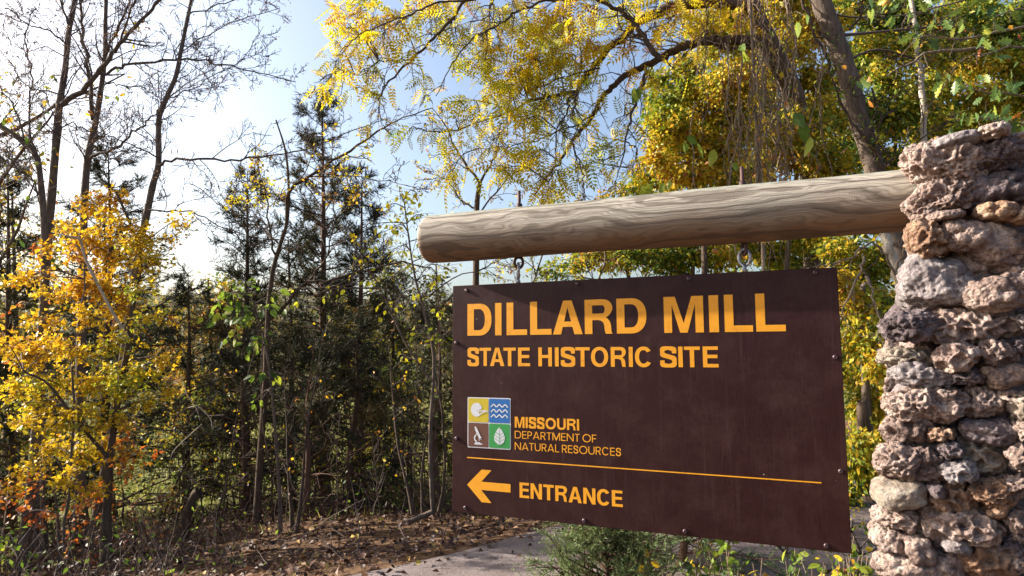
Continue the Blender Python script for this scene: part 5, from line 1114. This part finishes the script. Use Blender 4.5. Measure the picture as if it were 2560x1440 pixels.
def vines():
    d = 6.2; g = ground_at(1900, 1300, d); T = Tree('hanging_vine_tangle', 'tangle of thin grey brown vines hanging down behind the right half of the log', 'vine', g, 141); rng = T.rng
    main = pxpath([(1930, 1300), (1915, 900), (1905, 560), (1890, 300), (1880, 100), (1870, -80)], d, d, 5); main[0] = g; T.limb(main, .02, .012, M_VINE, 'trunk', 7)
    for i in range(72):
        x = rng.normal(1915, 52); y0 = rng.uniform(-80, 300); L = rng.uniform(180, 520); y1 = min(y0 + L, 760); n = 6
        pts = [(x + rng.normal(0, 9) + (30 * math.sin(i) if k > 2 else 0) * (k / n), y0 + (y1 - y0) * k / n) for k in range(n + 1)]
        Q = pxpath(pts, d + rng.uniform(-.35, .35), d + rng.uniform(-.35, .35), 3, .012, rng); T.tw.add(Q, np.linspace(.0055, .003, len(Q)) * rng.uniform(.6, 1.5), 4)
        sprout(Q, .004, .003, 5, .28, 0, T.tw, T.tips, rng, up=-.05, wob=.5, rmin=.0022)
    T.twigs(M_VINE)
    T.leaves([q for q in T.tips if rng.random() < .5], 2.5, .055, OVATE, 'ovate', M_WOODS, 0, flat=.2, droop=1.0, rnd=clump_rnd(1.5, .3, 1, .2, 2))
    T.leaves([at(x, y, 5.7) + np.array([[0, 0, 0], [.03, 0, -.02], [.06, .0, -.05]]) for x, y in [(1850, 110), (1840, 100), (1700, 340), (1720, 345), (1695, 355), (1740, 350), (1760, 370), (1980, 270), (1995, 290), (2070, 310), (2095, 250), (2010, 330), (1665, 430), (1620, 440), (1650, 445), (1600, 210), (1570, 222), (1830, 390), (1850, 120), (2170, 30), (1985, 30), (2000, 35)]], 1.6, .13, OVATE, 'broad', M_GREENISH, 40, flat=.1, droop=1.3)
vines()

def oak_branches():
    d = 4.3; g = np.array([5.2, 4.6, 0.]); T = Tree('oak_tree', 'oak at the right frame edge with large lobed green leaves hanging above the pillar', 'oak tree', g, 151); rng = T.rng
    P = crom([g, g + [0, 0, 1.5], g + [-.1, 0, 3], g + [-.4, -.1, 4.6]], 5); T.limb(P, .17, .09, M_BARK, 'trunk', 14)
    st = P[11]
    ends = [[(2620, 60), (2500, 80), (2400, 100), (2330, 90), (2280, 100)], [(2640, -40), (2500, -20), (2380, 10), (2290, 30), (2235, 40)], [(2640, 180), (2560, 120), (2480, 130), (2400, 150)], [(2660, 340), (2580, 300), (2520, 330), (2440, 345), (2395, 372)], [(2640, 260), (2560, 240), (2470, 230), (2380, 215)], [(2660, 20), (2560, 20), (2490, 40)], [(2640, 330), (2570, 315), (2510, 300), (2430, 300)], [(2480, 120), (2330, 130), (2270, 160), (2215, 190)]]
    for i, e in enumerate(ends):
        Q = pxpath(e, d + .2, d + .1 * math.sin(i * 2), 4, .006, rng)
        if e[0][0] > 2600: Q = np.vstack([crom([st + [0, 0, -.3 + .12 * i], (st + Q[0]) / 2 + [0, 0, .15], Q[0]], 4)[:-1], Q])
        T.limb(Q, .014, .003, M_VINE, 'branch', 7); T.sprout(Q[-14:], .005, .003, 6, .22, 0, up=-.02)
    T.twigs(M_TWIG)
    spots = [(2267, 43), (2245, 30), (2317, 27), (2325, 60), (2300, 80), (2310, 100), (2280, 100), (2330, 105), (2403, 67), (2380, 90), (2420, 40), (2497, 37), (2510, 20), (2480, 50), (2540, 30), (2470, 80), (2460, 75), (2153, 213), (2370, 207), (2350, 215), (2487, 123), (2470, 140), (2487, 160), (2487, 233), (2460, 210), (2547, 300), (2540, 325), (2433, 300), (2410, 300), (2500, 235), (2520, 210), (2550, 230), (2530, 270), (2460, 260), (2400, 220), (2340, 200), (2350, 60), (2440, 20), (2360, 10), (2290, 5), (2230, 60), (2560, 100), (2535, 190), (2395, 205), (2420, 215), (2440, 240), (2370, 330), (2560, 330), (2500, 300), (2480, 280), (2210, 15), (2180, 40), (2450, 105), (2545, 70)]
    Pp = []; 
    for x, y in spots:
        for q in range(2): Pp.append(at(x + rng.uniform(-14, 14), y - 14 + rng.uniform(-12, 8), d + rng.uniform(-.25, .25)))
    Pp = np.array(Pp); D = rng.normal(0, .6, Pp.shape); D[:, 2] -= .45; D /= np.linalg.norm(D, axis=1)[:, None]
    add_foliage(T.root, T.base, Pp, D, rng.uniform(.06, .12, len(Pp)), OAK, 'oak', M_OAK, rng, 300, .35, .3, clump_rnd(3, 0, 1, .25, 4)(Pp, rng), 'leaves')
    P2 = np.array([at(x, y, d + .1) for x, y in [(2115, 175), (2450, 120), (2545, 85), (2175, 190), (2555, 280), (2530, 75), (2170, 250)]]); D2 = rng.normal(0, .5, P2.shape); D2[:, 2] -= .5; D2 /= np.linalg.norm(D2, axis=1)[:, None]
    add_foliage(T.root, T.base, P2, D2, rng.uniform(.05, .08, len(P2)), OAK, 'dryoak', M_RED, rng, 20, .3, .3)
    V, F = ico(3); gm, nt, b = newmat('yellow_gall'); b.inputs['Base Color'].default_value = (.5, .27, .03, 1); n = noise(nt, coord(nt), 90, 4); bump(nt, n.outputs[0], .6, .004, b)
    link('gall', mesh_np('gall', V * .027 * [1, 1, .9] * (1 + .05 * fbm(V * 3, 2, 2))[:, None], F, gm, smooth=True), T.root, tuple(at(2215, 8, d) - T.base))
    # trunk-like supports for the far shade trees outside the frame, towards the sun
oak_branches()

def understorey():
    rg = np.random.default_rng(31)
    # thin saplings in the thicket
    for i in range(34):
        x = rg.uniform(380, 1130); d = rg.uniform(7.4, 12); g = ground_at(x, 1300, d)
        T = Tree('thin_sapling', 'thin bare stem standing in the dark thicket across the road', 'sapling', g, 200 + i, 'thin stems in the thicket')
        H = rg.uniform(.9, 2.6); P = wander(g, np.array([rg.normal(0, .12), 0, 1]), H, 8, rg, .12, .05); T.limb(P, rg.uniform(.008, .02), .004, M_BARKD, 'trunk', 5)
        T.sprout(P, .008, .004, 9, .45, 1, kids=(3,), up=.03); T.twigs(M_TWIG)
        if i % 2: T.leaves(T.tips, 1.6, .05, ELM, 'elm', (M_LIME, M_MAPLE, M_WOODS)[i % 3], 0)
    labs = ['bright yellow green shrub low behind the cedar trunks at left centre', 'yellow shrub low between two dark cedar trunks', 'dull olive shrub under the squat cedar', 'yellow leaved shrub just left of the sign bottom corner', 'brownish shrub at the foot of the yellow maple', 'pale green shrub at the bottom left corner', 'orange brown shrub low at left of the thicket', 'dark twiggy shrub in the deepest shade at centre', 'green gold shrub behind the thicket near the sign', 'leafy shrub beneath the log end beyond the road', 'green shrub at far left under the cedars', 'gold shrub near the meadow at left', 'dark shrub hiding the meadow right of the yellow maple', 'olive shrub behind the yellow maple trunk', 'green shrub between the lower right sign corner and the pillar', 'mottled shrub low behind the sign bottom edge, right of the cedar bushes', 'grey green shrub low behind the sign bottom edge near its right half', 'shrub with gold leaves behind the lower right sign corner', 'dark shrub between trunks below the tallest cedar', 'small olive shrub behind the dead stems left of the sign']
    sp = [(560, 1225, 10.5, M_LIME, 90), (730, 1235, 10.2, M_LIME, 80), (860, 1150, 9.6, M_WOODS, 110), (1050, 1220, 9.0, M_LIME, 90), (330, 1260, 7.4, M_DRY, 90), (40, 1370, 5.6, M_GREENISH, 70), (170, 1300, 6.8, M_RED, 80), (640, 1120, 9.2, M_CEDAR, 120), (1010, 1090, 9.8, M_WOODS, 110), (1000, 930, 10.5, M_LIME, 130), (90, 1100, 8.8, M_WOODS, 130), (440, 1090, 9.4, M_WOODS, 120), (480, 1200, 9.2, M_CEDAR, 110), (300, 1180, 9.0, M_WOODS, 110), (2130, 1330, 4.7, M_GREENISH, 100), (1800, 1360, 4.9, M_WOODS, 120), (1950, 1370, 5.1, M_CEDARL, 120), (2060, 1330, 5.4, M_WOODS, 120), (780, 1160, 9.9, M_CEDAR, 110), (940, 1200, 9.4, M_WOODS, 80)]
    for i, (x, y, d, mt, r) in enumerate(sp):
        g = ground_at(x, 1330, d); T = Tree('shrub', labs[i], 'shrub', g, 300 + i); c = at(x, y, d)
        P = crom([g, (g + c) / 2 + [.05, 0, 0], c], 4); T.limb(P, .02, .006, M_BARKD, 'trunk', 6)
        for k in range(8): 
            q = (x + rg.normal(0, r * .75), y + rg.normal(0, r * .45), r * .55, r * .4)
            pxcluster(T, P, [q], d, 7, r=.004)
        T.twigs(M_TWIG); T.leaves(T.tips, 4.2 if d > 5.5 else 8, .05 if d > 5.5 else .04, ELM, 'elm', mt, 0, rnd=clump_rnd(1.8, 0, 1, .2, i))
    # big dim background trees beyond the first row
    blabs = ['dim olive tree behind the leftmost cedars', 'dim brown and green tree behind the bare trunks', 'dim gold speckled tree behind the low bushy cedar', 'dim dark tree behind the tallest cedar', 'dim grey green tree behind the squat cedar', 'dim tree behind the cedar beside the sign']
    for i, x in enumerate((30, 260, 520, 720, 900, 1090)):
        d = 15 + (i % 3); g = ground_at(x, 1300, d); T = Tree('background_tree', blabs[i], 'tree', g, 330 + i)
        top = (470, 520, 700, 600, 640, 660)[i]; P = crom([g, at(x + 10, (1250 + top) / 2, d), at(x, top, d)], 5); T.limb(P, .08, .02, M_BARKD, 'trunk', 7)
        cl = [(x + rg.uniform(-110, 110), rg.uniform(top, 1130), 70, 55) for _ in range(20)]
        pxcluster(T, P, cl, d, 3, r=.006); T.twigs(M_TWIG); T.leaves(T.tips, 9, .1, ELM, 'elm', (M_WOODS, M_CEDAR)[i % 2], 0, jit=.08, rnd=clump_rnd(.8, 0, .95, .25, i))
    # weeds at the foot of the sign
    wl = ['leafy green weed at the bottom edge right of the cedar bush', 'yellowing weed with drooping leaves below the sign', 'tall pale green weed below the right half of the sign', 'weed with broad backlit leaves below the sign corner', 'small weed clump beside the pillar foot', 'yellow tipped weed between sign corner and pillar', 'leggy weed just right of the cedar bushes', 'short weed in front of the dark cedar bush']
    for i, (x, y, d) in enumerate([(1790, 1400, 3.6), (1880, 1425, 3.4), (1985, 1395, 3.5), (2080, 1405, 3.3), (2180, 1400, 3.4), (2120, 1380, 3.9), (1740, 1430, 3.8), (1650, 1430, 3.4)]):
        g = ground_at(x, 1700, d); T = Tree('leafy_weed', wl[i], 'weed', g, 350 + i); tips = []
        for k in range(6):
            e = at(x + rg.uniform(-45, 45), y + rg.uniform(-40, 20), d + rg.uniform(-.15, .15)); Q = crom([g + rg.normal(0, .03, 3) * [1, 1, 0], (g + e) / 2 + rg.normal(0, .04, 3), e], 4); T.limb(Q, .005, .002, M_VINE, 'stem', 5); tips.append(Q)
        T.leaves(tips, 9, .05, OVATE, 'weed', M_WOODS if i % 2 else M_GREENISH, 40, flat=.25, droop=.7, tstart=.35)
    # trunks leaning / fallen
    d = 8.0; g = ground_at(455, 1330, d); T = Tree('leaning_stub', 'broken dark trunk stub leaning right at the edge of the thicket', 'dead trunk', g, 371); P = pxpath([(455, 1330), (470, 1280), (487, 1240), (497, 1228)], d, d, 4); P[0] = g; T.limb(P, .06, .055, M_BARKD, 'trunk', 9)
    d = 8.3; g = at(330, 1262, d); T = Tree('fallen_branch', 'long dead branch lying slanted across the thicket at left', 'dead branch', g, 372); T.limb(pxpath([(330, 1262), (400, 1255), (450, 1235), (500, 1200), (530, 1195)], d, d, 4), .016, .006, M_BARKD, 'branch', 7)
    d = 7.0; g = at(450, 990, d); T = Tree('dead_branch', 'forked bleached dead branch hanging in front of the dark thicket', 'dead branch', g, 373)
    for lp in ([(455, 950), (470, 990), (490, 1020), (500, 1050)], [(470, 1020), (495, 1015), (520, 1038), (560, 1037)], [(495, 1015), (525, 1045), (530, 1068)], [(505, 1060), (440, 1120), (425, 1150)]): T.limb(pxpath(lp, d, d, 4), .006, .003, M_PALE, 'branch', 5)
understorey()

def shade_trees():
    """neighbours of the thicket just outside the frame, on the side the sun comes from"""
    labs = ['bare crowned tree just outside the left frame edge', 'half bare tree on the near roadside left of the camera', 'leafy tree further along the road at left', 'tree with thin crown farther left', 'tall half bare tree at the far left']
    for i, (x, y, H, lv) in enumerate([(-7.4, 8.4, 7.0, 2.2), (-9.0, 1.2, 6.5, 1.4), (-10.5, 11.5, 9, 3.0), (-11.5, 6.7, 9.0, .9), (-13, 13.5, 10, 2.5)]):
        g = np.array([x, y, gz1(x, y)]); T = Tree('roadside_tree', labs[i], 'tree', g, 380 + i); P = wander(g, np.array([.02, .05, 1.]), H, 12, T.rng, .05, .05); T.limb(P, .11, .02, M_BARK, 'trunk', 9)
        for k in range(9):
            Q = wander(P[3 + k], nrm(np.array([T.rng.normal(), T.rng.normal(), .7])), 2.2, 7, T.rng, .15, .05); T.limb(Q, .035, .01, M_BARK, 'branch', 6); T.sprout(Q, .02, .006, 8, .8, 1, kids=(4,))
        T.twigs(M_TWIG); T.leaves(T.tips, lv, .085, ELM, 'elm', M_WOODS, 0, jit=.08)
    pass
shade_trees()
def side_cedars():
    labs = ['squat cedar just outside the left frame edge by the maple', 'squat cedar nearest the road outside the left edge', 'taller cedar farther back outside the left edge', 'squat cedar between two others outside the left edge', 'squat cedar behind the bare trunks outside the left edge']
    for i, (x, y, H) in enumerate([(-6.6, 6.9, 2.3), (-6.3, 5.3, 2.1), (-8.2, 8.6, 3.2), (-7.6, 6.0, 2.4), (-6.9, 9.2, 2.6)]):
        z0 = gz1(x, y); p, q, _ = proj(np.array([x, y, z0])); p2, q2, _ = proj(np.array([x, y, z0 + H]))
        cedar(labs[i], float(p), float(q2), float(q), y, 190, 400 + i, .7, .0, sz=.2, group='cedars outside the left frame edge', lean=float(p2 - p))
side_cedars()
